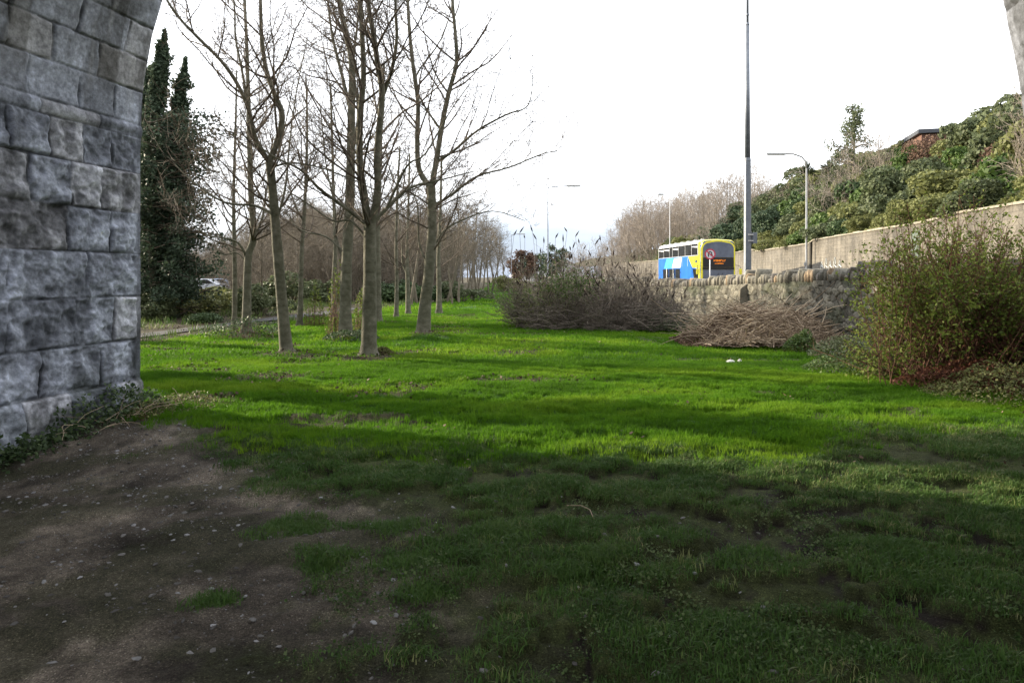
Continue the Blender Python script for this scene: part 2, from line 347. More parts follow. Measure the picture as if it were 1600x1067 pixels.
    ah = Nn.new('ShaderNodeMath'); ah.operation = 'MULTIPLY_ADD'; ah.inputs[1].default_value = .5; Ll.new(n3.outputs[0], ah.inputs[0]); Ll.new(n.outputs[0], ah.inputs[2])
    bp = Nn.new('ShaderNodeBump'); bp.inputs['Distance'].default_value = .035; Ll.new(ah.outputs[0], bp.inputs['Height']); Ll.new(bp.outputs[0], b.inputs['Normal'])
    go = link('ground', np_mesh('ground', V, [Fq], True, {'Col': ('FLOAT_COLOR', col4)}), m)
    tag(go, kind='structure')
build_ground()

def strip(name, ys, xa, xb, za, zb, mat, kind='structure', parent=None, nx=2):
    V = []; F_ = []
    for j, y in enumerate(ys):
        for i in range(nx):
            t = i / (nx - 1); V.append((xa(y) + (xb(y) - xa(y)) * t, y, za(y) + (zb(y) - za(y)) * t))
    for j in range(len(ys) - 1):
        for i in range(nx - 1):
            F_.append((j * nx + i, j * nx + i + 1, (j + 1) * nx + i + 1, (j + 1) * nx + i))
    o = link(name, np_mesh(name, np.array(V), [np.array(F_)], True), mat, parent)
    if kind: tag(o, kind=kind)
    return o
ys = list(np.linspace(-40, 218, 200))
W1 = lambda y: float(interp(WALL1, y)); W2 = lambda y: float(interp(WALL2, y))
M_asph = surf_mat('asphalt', [(.3, (.042, .042, .044)), (.7, (.07, .07, .072))], scale=3, rough=.85, bump=.004, bscale=120)
M_path = surf_mat('path_grit', [(.3, (.034, .033, .034)), (.7, (.058, .056, .058))], scale=5, rough=.9)
M_conc = surf_mat('kerb_concrete', [(.3, (.22, .21, .19)), (.7, (.33, .31, .28))], scale=5, rough=.9)
zr = lambda y: .19
strip('road', ys, lambda y: W1(y) + 2.2, lambda y: W2(y) - 2.0, zr, zr, M_asph)
strip('footpath', ys, lambda y: W1(y) + .35, lambda y: W1(y) + 2.05, lambda y: .31, lambda y: .31, M_conc)
strip('footpath', ys, lambda y: W2(y) - 1.85, lambda y: W2(y), lambda y: .31, lambda y: .31, M_conc)
for a_, b_ in ((lambda y: W1(y) + 2.05, lambda y: W1(y) + 2.2), (lambda y: W2(y) - 2.0, lambda y: W2(y) - 1.85)):
    k = Geo()
    for y0, y1 in zip(ys[:-1], ys[1:]):
        k.hexa([(a_(y0), y0, .0), (b_(y0), y0, .0), (b_(y1), y1, .0), (a_(y1), y1, .0), (a_(y0), y0, .314), (b_(y0), y0, .314), (b_(y1), y1, .314), (a_(y1), y1, .314)])
    tag(k.build('kerb', M_conc), kind='structure')
M_paint = flat('road_paint', (.7, .7, .68), .7)
k = Geo()
for y0 in np.arange(-30, 200, 6.0):
    cx = lambda y: (W1(y) + W2(y)) / 2
    k.poly([(cx(y0) - .06, y0, .194), (cx(y0) + .06, y0, .194), (cx(y0 + 3) + .06, y0 + 3, .194), (cx(y0 + 3) - .06, y0 + 3, .194)])
tag(k.build('road_marking', M_paint), kind='structure')
ysp = list(np.linspace(12, 34, 60))
strip('path', ysp, lambda y: float(XL(y)) - 1.9 + .1 * math.sin(y), lambda y: float(XL(y)) - 1.0 + .08 * math.sin(y * 1.7), lambda y: float(H(XL(y) - 2.6, y)) + .03, lambda y: float(H(XL(y) - .75, y)) + .03, M_path)

# ------------------------------------------------------------------ viaduct
UD = np.array([.977, -.212]); SD = np.array([-.216, -.976])      # along the face (right), and back towards the camera
CORN = np.array([-4.6, 8.8]); RAD = 4.9; SPR = 3.3; DEPTH = 11.0; TOP = 11.5; PIERW = 2.0
def vp(t, s, z): q = CORN + UD * t + SD * s; return (q[0], q[1], z)
def build_viaduct():
    root = empty('stone_viaduct', (CORN[0] + UD[0] * 4.85, CORN[1] + UD[1] * 4.85, 0), 'huge grey stone viaduct whose shaded arch frames the view', 'viaduct')
    inv = Matrix.Translation(-Vector(root.location))
    courses = [-.62, -.13, .34, .84, 1.37, 1.885, 2.38, 2.875, 3.31, 3.47, 3.88, 4.27, 4.66]
    while courses[-1] < 23: courses.append(courses[-1] + .39 + .03 * math.sin(courses[-1] * 5))
    courses = np.array(courses)
    total = 2 * SPR + math.pi * RAD
    v = np.concatenate([np.arange(-.6, 5.7, .0125), np.arange(5.7, 16.0, .06), np.arange(16.0, total + .1, .035)])
    s = np.concatenate([np.arange(0, 3.3, .0125), np.arange(3.3, DEPTH + .01, .08)])
    S, Vv = np.meshgrid(s, v, indexing='ij')
    ci = np.clip(np.searchsorted(courses, Vv, side='right') - 1, 0, len(courses) - 2)
    lo = courses[ci]; hi = courses[ci + 1]
    # joints of each course
    g = np.random.default_rng(5)
    D_s = np.full(S.shape, 9.0); bid = np.zeros(S.shape, int); left = np.zeros(S.shape)
    for c in range(len(courses) - 1):
        m = ci == c
        if not m.any(): continue
        js = [0.0]; first = True; rockc = courses[c] < 3.3
        while js[-1] < DEPTH + 1:
            ln = g.uniform(.34, .5) if (first and c % 2) else g.uniform(.42, .98) if rockc else g.uniform(.4, .85)
            if first and not (c % 2): ln = g.uniform(.6, .85)
            js.append(js[-1] + ln); first = False
        js = np.array(js); w_ = S[m] + .012 * np.sin(Vv[m] * 9 + c)
        k = np.clip(np.searchsorted(js, w_, side='right') - 1, 0, len(js) - 2)
        D_s[m] = np.minimum(np.where(k == 0, .5, w_ - js[k]), js[k + 1] - w_); bid[m] = c * 97 + k; left[m] = js[k]
    wob = (fbm(S * 5, Vv * 5, 81, 3) - .5) * .05
    Dv = np.minimum(Vv - lo, hi - Vv) + wob * .5; D = np.minimum(D_s + wob, Dv)
    rock = sstep(3.5, 3.2, Vv)
    gb = np.random.default_rng(9).random((97 * 60, 6))
    B = gb[bid % len(gb)]
    r1 = fbm(S * 2.6 + B[..., 0] * 9, Vv * 2.6 + B[..., 1] * 9, 83, 5); r2 = fbm(S * 6.5 + B[..., 2] * 9, Vv * 6.5, 87, 4)
    ridge = 1 - np.abs(2 * fbm(S * 1.9 + B[..., 3] * 20, Vv * 2.4 + B[..., 4] * 20, 88, 3) - 1)
    face = sstep(0, .03, D) * (.010 + .022 * B[..., 0]) + (r1 - .5) * .085 * sstep(0, .05, D) + (r2 - .5) * .05 * sstep(0, .02, D) + (ridge - .75) * .075 * sstep(0, .04, D) + (fbm(S * 17, Vv * 17, 89, 3) - .5) * .020 - np.abs(fbm(S * 4.5, Vv * 5.5, 90, 3) - .5) * .10 * sstep(0, .03, D)
    fine = sstep(0, .03, D) * .012 + (r1 - .5) * .022 + (r2 - .5) * .014 + (B[..., 0] - .5) * .014
    disp = face * rock + fine * (1 - rock)
    joint = sstep(.012, .003, D) * (.35 + .65 * sstep(.35, .6, fbm(S * 3, Vv * 3, 82, 3))); disp = disp - joint * .018
    marg = sstep(.0, .012, S) * sstep(.10, .07, S)               # drafted margin on the arris
    disp = disp * (1 - marg * .85 * sstep(3.6, 3.3, Vv)) ; disp = disp * sstep(-.01, .03, S)
    disp = disp + .04 * sstep(.36, .30, Vv) + .03 * np.exp(-((Vv - 3.39) / .08) ** 2)
    # geometry
    arc = Vv - SPR; th = np.clip(arc / RAD, 0, math.pi)
    t = np.where(Vv < SPR, disp, RAD - (RAD - disp) * np.cos(th)); z = np.where(Vv < SPR, Vv, SPR + (RAD - disp) * np.sin(th))
    after = arc > math.pi * RAD
    t = np.where(after, 2 * RAD - disp, t); z = np.where(after, SPR - (arc - math.pi * RAD), z)
    t = t - .20 * sstep(2.0, 4.1, z) * sstep(7.5, 6.0, z) * (th > 1.57)
    X = CORN[0] + UD[0] * t + SD[0] * S - root.location[0]; Y = CORN[1] + UD[1] * t + SD[1] * S - root.location[1]
    VV = np.stack([X, Y, z], -1).reshape(-1, 3); ns, nv = S.shape
    idx = np.arange(ns * nv).reshape(ns, nv)
    Fq = np.stack([idx[:-1, :-1], idx[:-1, 1:], idx[1:, 1:], idx[1:, :-1]], -1).reshape(-1, 4)
    # colour: each block its own grey, brown and dark weathering, pale lime runs, painted shade on the right half
    tone = .78 + .42 * B[..., 1]
    col = np.stack([tone * .43, tone * .465, tone * .56], -1)
    br = (B[..., 3] > .80)[..., None] * np.array([.10, .055, -.02]); col = col + br * .55
    f = fbm(S * 2.3, Vv * 2.3, 91, 5)[..., None]; f3 = fbm(S * 12, Vv * 12, 95, 4)[..., None]
    f5 = fbm(S * 40, Vv * 40, 96, 2)[..., None]; col = col * np.clip(.60 + .85 * f, .4, 2) * (.52 + .95 * f3) * (.70 + .60 * f5)
    stain = sstep(.50, .66, fbm(S * 3.4, Vv * .7, 97, 5) + .20 * np.exp(-((S - .55) / .35) ** 2) * sstep(2.5, 4, Vv))[..., None]
    patch = sstep(.56, .68, fbm(S * 2.0 + 4, Vv * 2.2, 99, 5))[..., None]
    col = col * (1 - .5 * stain) * (1 - .4 * patch)
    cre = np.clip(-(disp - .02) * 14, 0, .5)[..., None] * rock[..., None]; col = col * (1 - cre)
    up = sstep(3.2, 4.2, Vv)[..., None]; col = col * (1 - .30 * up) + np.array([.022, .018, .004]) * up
    lime = sstep(.62, .70, fbm(S * 5, Vv * .55, 103, 3))[..., None] * up; col = col + lime * .10
    col = col * (1 - .55 * joint[..., None])
    moss = sstep(.9, .1, Vv)[..., None] * sstep(.45, .6, f); col = col * (1 - moss * .45) + np.array([.02, .03, .01]) * moss * .6
    col = col * (1 - .62 * sstep(RAD * 1.6, RAD * 2.2, Vv - SPR)[..., None]); col = np.clip(col, .008, .8); col4 = np.concatenate([col, np.ones_like(col[..., :1])], -1).reshape(-1, 4).astype(np.float32)  # shade painted into the stone colour past the crown, dulling the sunlit right edge
    m, Nn, Ll = new_mat('viaduct_limestone')
    o = Nn.new('ShaderNodeOutputMaterial'); b = Nn.new('ShaderNodeBsdfPrincipled'); Ll.new(b.outputs[0], o.inputs[0])
    a = Nn.new('ShaderNodeAttribute'); a.attribute_name = 'Col'; gg = Nn.new('ShaderNodeNewGeometry')
    n = Nn.new('ShaderNodeTexNoise'); n.inputs['Scale'].default_value = 22; n.inputs['Detail'].default_value = 8; n.inputs['Roughness'].default_value = .7; Ll.new(gg.outputs['Position'], n.inputs['Vector'])
    mr = Nn.new('ShaderNodeMapRange'); mr.inputs[1].default_value = .3; mr.inputs[2].default_value = .7; mr.inputs[3].default_value = .6; mr.inputs[4].default_value = 1.4; Ll.new(n.outputs[0], mr.inputs[0])
    vm = Nn.new('ShaderNodeVectorMath'); vm.operation = 'SCALE'; Ll.new(a.outputs['Color'], vm.inputs[0]); Ll.new(mr.outputs[0], vm.inputs['Scale']); Ll.new(vm.outputs[0], b.inputs['Base Color'])
    b.inputs['Roughness'].default_value = .85; b.inputs['Specular IOR Level'].default_value = .25
    bp = Nn.new('ShaderNodeBump'); bp.inputs['Distance'].default_value = .008; Ll.new(n.outputs[0], bp.inputs['Height']); Ll.new(bp.outputs[0], b.inputs['Normal'])
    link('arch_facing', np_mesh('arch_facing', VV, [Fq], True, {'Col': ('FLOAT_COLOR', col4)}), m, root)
    # the rest of the viaduct: masonry in coursed blocks (procedural), piers, spandrels, neighbouring vaults
    m2, Nn, Ll = new_mat('viaduct_masonry')
    o = Nn.new('ShaderNodeOutputMaterial'); b = Nn.new('ShaderNodeBsdfPrincipled'); Ll.new(b.outputs[0], o.inputs[0])
    tc = Nn.new('ShaderNodeTexCoord'); sx = Nn.new('ShaderNodeSeparateXYZ'); Ll.new(tc.outputs['Object'], sx.inputs[0])
    sm = Nn.new('ShaderNodeMath'); sm.operation = 'SUBTRACT'; Ll.new(sx.outputs['X'], sm.inputs[0]); Ll.new(sx.outputs['Y'], sm.inputs[1])
    cb = Nn.new('ShaderNodeCombineXYZ'); Ll.new(sm.outputs[0], cb.inputs['X']); Ll.new(sx.outputs['Z'], cb.inputs['Y'])
    bk = Nn.new('ShaderNodeTexBrick'); Ll.new(cb.outputs[0], bk.inputs['Vector']); bk.inputs['Scale'].default_value = 1; bk.inputs['Brick Width'].default_value = .8; bk.inputs['Row Height'].default_value = .42; bk.inputs['Mortar Size'].default_value = .012
    bk.inputs['Color1'].default_value = (.30, .31, .33, 1); bk.inputs['Color2'].default_value = (.22, .225, .24, 1); bk.inputs['Mortar'].default_value = (.05, .05, .05, 1)
    Ll.new(bk.outputs[0], b.inputs['Base Color']); b.inputs['Roughness'].default_value = .9
    per = 2 * RAD + PIERW
    L3 = lambda t, s, z: tuple(inv @ Vector(vp(t, s, z)))
    n = 24
    for sface in (0.0, DEPTH):
        sp = Geo()
        for k in range(-3, 4):
            t0 = k * per
            arch = [(t0 + RAD - RAD * math.cos(math.pi * i / n), SPR + RAD * math.sin(math.pi * i / n)) for i in range(n + 1)]
            for i in range(n):
                (ta, za), (tb, zb) = arch[i], arch[i + 1]
                sp.poly([L3(ta, sface, za), L3(tb, sface, zb), L3(tb, sface, TOP), L3(ta, sface, TOP)])
            sp.poly([L3(t0 - PIERW, sface, SPR), L3(t0, sface, SPR), L3(t0, sface, TOP), L3(t0 - PIERW, sface, TOP)])
        sp.build('spandrel_wall', m2, root)
    for k in range(-3, 4):
        if k == 0: continue
        t0 = k * per; va = Geo()
        arch = [(t0 + RAD - RAD * math.cos(math.pi * i / n), SPR + RAD * math.sin(math.pi * i / n)) for i in range(n + 1)]
        for i in range(n):
            (ta, za), (tb, zb) = arch[i], arch[i + 1]
            va.poly([L3(ta, 0, za), L3(tb, 0, zb), L3(tb, DEPTH, zb), L3(ta, DEPTH, za)])
        va.build('side_vault', m2, root)
    for k in range(-3, 5):
        t0 = k * per - PIERW
        a0 = t0 + (.35 if k == 1 else 0); a1 = t0 + PIERW - (.14 if k == 0 else 0); pr = Geo()
        pr.hexa([L3(a0, 0.0, -.3), L3(a1, 0.0, -.3), L3(a1, DEPTH, -.3), L3(a0, DEPTH, -.3), L3(a0, 0.0, SPR), L3(a1, 0.0, SPR), L3(a1, DEPTH, SPR), L3(a0, DEPTH, SPR)])
        pr.build('pier', m2, root)
    pa = Geo(); ta, tb = -3 * per - PIERW, 4 * per
    for s0, s1 in ((-.15, .35), (DEPTH - .35, DEPTH + .15)):
        pa.hexa([L3(ta, s0, TOP), L3(tb, s0, TOP), L3(tb, s1, TOP), L3(ta, s1, TOP), L3(ta, s0, TOP + 1.1), L3(tb, s0, TOP + 1.1), L3(tb, s1, TOP + 1.1), L3(ta, s1, TOP + 1.1)])
    pa.hexa([L3(ta, .36, TOP - .1), L3(tb, .36, TOP - .1), L3(tb, DEPTH - .36, TOP - .1), L3(ta, DEPTH - .36, TOP - .1), L3(ta, .36, TOP + .2), L3(tb, .36, TOP + .2), L3(tb, DEPTH - .36, TOP + .2), L3(ta, DEPTH - .36, TOP + .2)])
    pa.build('parapet', m2, root)
build_viaduct()

# ------------------------------------------------------------------ rubble boundary wall
def stone_wall():
    root = empty('rubble_wall', (W1(20), 20, 0), 'low rubble stone wall with upright coping stones beside the road', 'wall')
    ox, oy = root.location[0], root.location[1]
    Y0, Y1 = 3.0, 75.0
    ysd = np.concatenate([np.arange(3, 12, .05), np.arange(12, 30, .025), np.arange(30, 75, .12)])
    top = lambda y: np.interp(y, [3, 12, 18.5, 26.5, 40, 75], [1.72, 1.62, 1.50, 1.22, 1.30, 1.35])
    zs = np.linspace(-.25, 1, 72)
    Yg, Zg = np.meshgrid(ysd, zs, indexing='ij')
    Zr = np.where(Zg < 0, Zg, Zg * top(Yg))
    # irregular stones: nearest-centre cells
    g = np.random.default_rng(3)
    cell_y = .25; cell_z = .17
    iy = np.floor(Yg / cell_y).astype(int); iz = np.floor(Zr / cell_z).astype(int)
    best = np.full(Yg.shape, 9.); sec = np.full(Yg.shape, 9.); bid = np.zeros(Yg.shape, int)
    J = g.random((512, 64, 2))
    for dy in (-1, 0, 1):
        for dz in (-1, 0, 1):
            cy = iy + dy; cz = iz + dz; jj = J[cy % 512, cz % 64]
            py = (cy + .15 + .7 * jj[..., 0] + .5 * (cz % 2)) * cell_y; pz = (cz + .15 + .7 * jj[..., 1]) * cell_z
            d = np.hypot((Yg - py) / cell_y, (Zr - pz) / cell_z)
            new = d < best; sec = np.where(new, best, np.minimum(sec, d)); bid = np.where(new, (cy % 512) * 64 + cz % 64, bid); best = np.where(new, d, best)
    e = sec - best; tone = g.random(512 * 64)[bid]
    disp = sstep(0, .11, e) * .045 * (.5 + 1.1 * tone) + (fbm(Yg * 6, Zr * 6, 7, 3) - .5) * .04
    col = np.array([.175, .163, .128]) * (.45 + .8 * tone[..., None]) * (.35 + 1.1 * fbm(Yg * 4, Zr * 4, 12, 5)[..., None])
    col = col * (1 - .65 * sstep(.10, .02, e))[..., None]
    gr = sstep(.52, .62, fbm(Yg * .8, Zr * 1.6, 19, 4))[..., None]; col = col * (1 - gr * .5) + np.array([.05, .065, .03]) * gr * .5
    Xg = np.interp(Yg, [a for a, _ in WALL1], [b for _, b in WALL1]) - disp
    V = np.stack([Xg - ox, Yg - oy, Zr], -1).reshape(-1, 3); n, k = Yg.shape; idx = np.arange(n * k).reshape(n, k)
    Fq = np.stack([idx[:-1, :-1], idx[:-1, 1:], idx[1:, 1:], idx[1:, :-1]], -1).reshape(-1, 4)
    col4 = np.concatenate([np.clip(col, .01, .7), np.ones_like(col[..., :1])], -1).reshape(-1, 4).astype(np.float32)
    m, Nn, Ll = new_mat('rubble_stone')
    o = Nn.new('ShaderNodeOutputMaterial'); b = Nn.new('ShaderNodeBsdfPrincipled'); Ll.new(b.outputs[0], o.inputs[0])
    a = Nn.new('ShaderNodeAttribute'); a.attribute_name = 'Col'; gg = Nn.new('ShaderNodeNewGeometry')
    nn = Nn.new('ShaderNodeTexNoise'); nn.inputs['Scale'].default_value = 16; nn.inputs['Detail'].default_value = 6; Ll.new(gg.outputs['Position'], nn.inputs['Vector'])
    mr = Nn.new('ShaderNodeMapRange'); mr.inputs[1].default_value = .3; mr.inputs[2].default_value = .7; mr.inputs[3].default_value = .6; mr.inputs[4].default_value = 1.4; Ll.new(nn.outputs[0], mr.inputs[0])
    vm = Nn.new('ShaderNodeVectorMath'); vm.operation = 'SCALE'; Ll.new(a.outputs['Color'], vm.inputs[0]); Ll.new(mr.outputs[0], vm.inputs['Scale']); Ll.new(vm.outputs[0], b.inputs['Base Color']); b.inputs['Roughness'].default_value = .9
    link('wall_face', np_mesh('wall_face', V, [Fq], True, {'Col': ('FLOAT_COLOR', col4)}), m, root)
    # the far side and top of the wall
    back = Geo(); yy = np.arange(3, 75.1, 1.5)
    for y0, y1 in zip(yy[:-1], yy[1:]):
        a0, a1 = W1(y0) - ox, W1(y1) - ox; t0, t1 = float(top(y0)) - .01, float(top(y1)) - .01
        back.hexa([(a0 + .05, y0 - oy, -.2), (a0 + .45, y0 - oy, -.2), (a1 + .45, y1 - oy, -.2), (a1 + .05, y1 - oy, -.2), (a0 + .05, y0 - oy, t0), (a0 + .45, y0 - oy, t0), (a1 + .45, y1 - oy, t1), (a1 + .05, y1 - oy, t1)])
    M_r2 = surf_mat('rubble_core', [(.3, (.10, .09, .07)), (.7, (.22, .195, .15))], scale=5, rough=.95, bump=.02)
    back.build('wall_core', M_r2, root)
    # coping: upright stones on edge, each a slab of its own shape; kept as one row of masonry
    V = []; Fq = []; Cc = []; y = 3.0
    while y < 75:
        wdt = g.uniform(.06, .20) * (1 if y < 40 else 1.6); hgt = g.uniform(.20, .36) * (1.35 if g.random() < .2 and wdt < .12 else 1) * (.6 if g.random() < .06 else 1); x0 = W1(y) - .03 + g.uniform(-.03, .02); z0 = float(top(y)) - .03
        dep = .46; tl = g.normal() * .035; nr = g.uniform(.2, .8); b0 = len(V)
        p0 = y; p1 = y + wdt - .008; t0 = p0 + wdt * (1 - nr) * g.uniform(0, 1) + tl; t1 = t0 + wdt * nr
        for xx, sh in ((x0, 1.0), (x0 + dep, .95)):
            V += [(xx - ox, p0 - oy, z0), (xx - ox, p1 - oy, z0), (xx - ox - .01, (p1 + .3 * tl) - oy, z0 + hgt * .7), (xx - ox + .03, t1 - oy, z0 + hgt * sh), (xx - ox + .03, t0 - oy, z0 + hgt * sh * g.uniform(.86, 1)), (xx - ox - .01, (p0 + .3 * tl) - oy, z0 + hgt * .65)]
        for i in range(6): Fq.append((b0 + i, b0 + (i + 1) % 6, b0 + 6 + (i + 1) % 6, b0 + 6 + i))
        tn = g.uniform(.55, 1.35); c = np.array([.155, .144, .115]) * tn
        if g.random() < .07: c = np.array([.25, .185, .12])
        if g.random() < .2: c = np.array([.11, .10, .09])
        Cc += [(*c, 1)] * 12
        y += wdt
    V = np.array(V); nst = len(V) // 12
    hexf = np.arange(nst)[:, None] * 12; f6 = np.concatenate([hexf + np.array([[5, 4, 3, 2, 1, 0]]), hexf + np.array([[6, 7, 8, 9, 10, 11]])])
    co = link('coping', np_mesh('coping', V, [np.array(Fq), f6], False, {'Col': ('FLOAT_COLOR', np.array(Cc, np.float32))}), m, root)
    # broken buttress stub against the wall below the tall pole
    bt = Geo(); bx = W1(21.6) - .30 - ox; by = 21.45 - oy
    bt.hexa([(bx, by, -.1), (bx + .3, by, -.1), (bx + .3, by + .36, -.1), (bx, by + .34, -.1), (bx + .07, by + .04, 1.25), (bx + .3, by, 1.42), (bx + .3, by + .34, 1.45), (bx + .1, by + .3, 1.2)])
    bt.build('buttress', M_r2, root, bevel=.02)
stone_wall()

# ------------------------------------------------------------------ retaining wall and hillside
def wtop(y): return float(np.interp(y, [-20, 8, 23.6, 29, 31, 42, 49.6, 50.2, 66, 67, 80, 110, 200], [4.1, 4.1, 4.05, 4.15, 4.0, 4.1, 4.15, 3.95, 3.95, 4.15, 4.2, 4.3, 4.3]))
def retaining():
    root = empty('retaining_wall', (W2(50), 50, 0), 'tall buff rendered retaining wall across the road below the bushes', 'wall'); ox, oy = root.location[0], root.location[1]
    m, Nn, Ll = new_mat('buff_render'); o = Nn.new('ShaderNodeOutputMaterial'); b = Nn.new('ShaderNodeBsdfPrincipled'); Ll.new(b.outputs[0], o.inputs[0]); b.inputs['Roughness'].default_value = .92; b.inputs['Specular IOR Level'].default_value = .2
    gg = Nn.new('ShaderNodeNewGeometry')
    def nz(sc, vec, lo, hi, a, c_):
        mp_ = Nn.new('ShaderNodeMapping'); mp_.inputs['Scale'].default_value = vec; Ll.new(gg.outputs['Position'], mp_.inputs[0]); q = Nn.new('ShaderNodeTexNoise'); q.inputs['Scale'].default_value = sc; q.inputs['Detail'].default_value = 8; q.inputs['Roughness'].default_value = .65; Ll.new(mp_.outputs[0], q.inputs['Vector'])
        w__ = Nn.new('ShaderNodeMapRange'); w__.inputs[1].default_value = lo; w__.inputs[2].default_value = hi; w__.inputs[3].default_value = a; w__.inputs[4].default_value = c_; Ll.new(q.outputs[0], w__.inputs[0]); return w__.outputs[0], q.outputs[0]
    big, _ = nz(.5, (1, 1, 1.5), .35, .65, .72, 1.2); strk, _ = nz(2.2, (1, 1, .12), .38, .62, .70, 1.15); fine_, fq = nz(7, (1, 1, 1.6), .3, .7, .7, 1.3)
    sx = Nn.new('ShaderNodeSeparateXYZ'); Ll.new(gg.outputs['Position'], sx.inputs[0]); cb = Nn.new('ShaderNodeCombineXYZ'); Ll.new(sx.outputs['Y'], cb.inputs['X']); Ll.new(sx.outputs['Z'], cb.inputs['Y'])
    bk = Nn.new('ShaderNodeTexBrick'); Ll.new(cb.outputs[0], bk.inputs['Vector']); bk.inputs['Scale'].default_value = 1; bk.inputs['Brick Width'].default_value = .62; bk.inputs['Row Height'].default_value = .24; bk.inputs['Mortar Size'].default_value = .02; bk.inputs['Mortar Smooth'].default_value = 1
    bk.inputs['Color1'].default_value = (.165, .147, .118, 1); bk.inputs['Color2'].default_value = (.142, .128, .106, 1); bk.inputs['Mortar'].default_value = (.10, .091, .076, 1)
    cur = bk.outputs[0]
    for k_ in (big, strk, fine_):
        v_ = Nn.new('ShaderNodeVectorMath'); v_.operation = 'SCALE'; Ll.new(cur, v_.inputs[0]); Ll.new(k_, v_.inputs['Scale']); cur = v_.outputs[0]
    Ll.new(cur, b.inputs['Base Color']); bp = Nn.new('ShaderNodeBump'); bp.inputs['Distance'].default_value = .05; Ll.new(fq, bp.inputs['Height']); Ll.new(bp.outputs[0], b.inputs['Normal'])
    mc = surf_mat('wall_coping', [(.3, (.19, .17, .13)), (.7, (.30, .27, .215))], scale=4, rough=.9, bump=.01)
    V = []; Fq = []; yy = np.arange(-20, 160.01, .6)
    prof = lambda y: [(0, 0.0), (0.10, wtop(y)), (.5, wtop(y)), (.5, 0)]
    for y in yy:
        for dx, z in prof(y): V.append((W2(y) + dx - ox, y - oy, z + (.02 * math.sin(y * 3.1) if z > 1 else 0)))
    n = len(yy)
    for j in range(n - 1):
        for i in range(3): Fq.append((j * 4 + i, j * 4 + i + 1, (j + 1) * 4 + i + 1, (j + 1) * 4 + i))
    link('wall_face', np_mesh('wall_face', np.array(V), [np.array(Fq)]), m, root)
    c = Geo(); yc = np.arange(-20, 160, 1.2)
    for y0 in yc:
        y1 = y0 + 1.19; h = rnd.uniform(.07, .12); z0, z1 = wtop(y0), wtop(y1)
        c.hexa([(W2(y0) + .04 - ox, y0 - oy, z0), (W2(y0) + .55 - ox, y0 - oy, z0), (W2(y1) + .55 - ox, y1 - oy, z1), (W2(y1) + .04 - ox, y1 - oy, z1),
                (W2(y0) + .06 - ox, y0 - oy, z0 + h), (W2(y0) + .53 - ox, y0 - oy, z0 + h), (W2(y1) + .53 - ox, y1 - oy, z1 + h), (W2(y1) + .06 - ox, y1 - oy, z1 + h)])
    c.build('coping', mc, root, bevel=.02)
    j = Geo(); j.box(W2(49.9) - .05 - ox, 49.9 - oy, 0, W2(49.9) + .3 - ox, 50.15 - oy, 4.05); j.build('expansion_joint', flat('dark_joint', (.06, .055, .045), .9), root)
    # a pale sprayed scribble, low on the wall, and a dark painted patch
    gt = Geo(); gm = flat('spray_white', (.55, .57, .55), .8)
    def sc(pts):
        gt.tube([(W2(46 + a) - .045 + .026 * b - ox, 46 + a - oy, b) for a, b in pts], .028, 5)
    for k in range(5):
        a0 = 1.6 - k * .95; hh = .5 + .25 * (k % 2)
        sc([(a0, 2.1), (a0 - .12, 2.1 + hh * .6), (a0 - .3, 2.15 + hh * .9), (a0 - .45, 2.1 + hh * .45), (a0 - .25, 2.35), (a0 - .7, 2.2)])
    gt.build('graffiti', gm, root)
    pt = Geo(); y0 = 32.0
    pt.hexa([(W2(y0) + .035 + .025 - ox, y0 - oy, 2.3), (W2(y0) + .2 - ox, y0 - oy, 2.3), (W2(y0 + .9) + .2 - ox, y0 + .9 - oy, 2.3), (W2(y0 + .9) + .06 - ox, y0 + .9 - oy, 2.3),
             (W2(y0) + .06 - ox, y0 - oy, 3.75), (W2(y0) + .2 - ox, y0 - oy, 3.75), (W2(y0 + .9) + .2 - ox, y0 + .9 - oy, 3.7), (W2(y0 + .9) + .06 - ox, y0 + .9 - oy, 3.7)])
    pt.build('painted_patch', flat('grey_green_paint', (.10, .13, .11), .7), root)
retaining()

def hillz(y, d):
    base = wtop(y) - .12; rise = np.interp(y, [-20, 15, 35, 60, 80, 100, 130, 200], [8.2, 8.2, 6.8, 7.6, 8.0, 7.0, 4.6, 3.2])
    return base + rise * float(sstep(0.0, 15.0, np.array(d))) + .012 * max(0, d - 15) + (float(fbm(np.array(y * .2), np.array(d * .2), 77, 3)) - .5) * 1.2 * min(1, d / 4)
def hillside():
    yy = np.arange(-30, 221, 2.0); dd = np.array([.48, 1.5, 3, 4.5, 6, 8, 10, 12, 14, 16, 20, 30, 60, 120]); V = []
    for y in yy:
        for d in dd: V.append((W2(y) + d, y, hillz(y, d)))
    n, k = len(yy), len(dd); idx = np.arange(n * k).reshape(n, k)
    Fq = np.stack([idx[:-1, :-1], idx[:-1, 1:], idx[1:, 1:], idx[1:, :-1]], -1).reshape(-1, 4)
    m = surf_mat('hillside_scrub', [(.3, (.03, .035, .015)), (.7, (.075, .075, .035))], scale=2, rough=.95, bump=.08)
    tag(link('hillside', np_mesh('hillside', np.array(V), [Fq], True), m), kind='structure')
hillside()

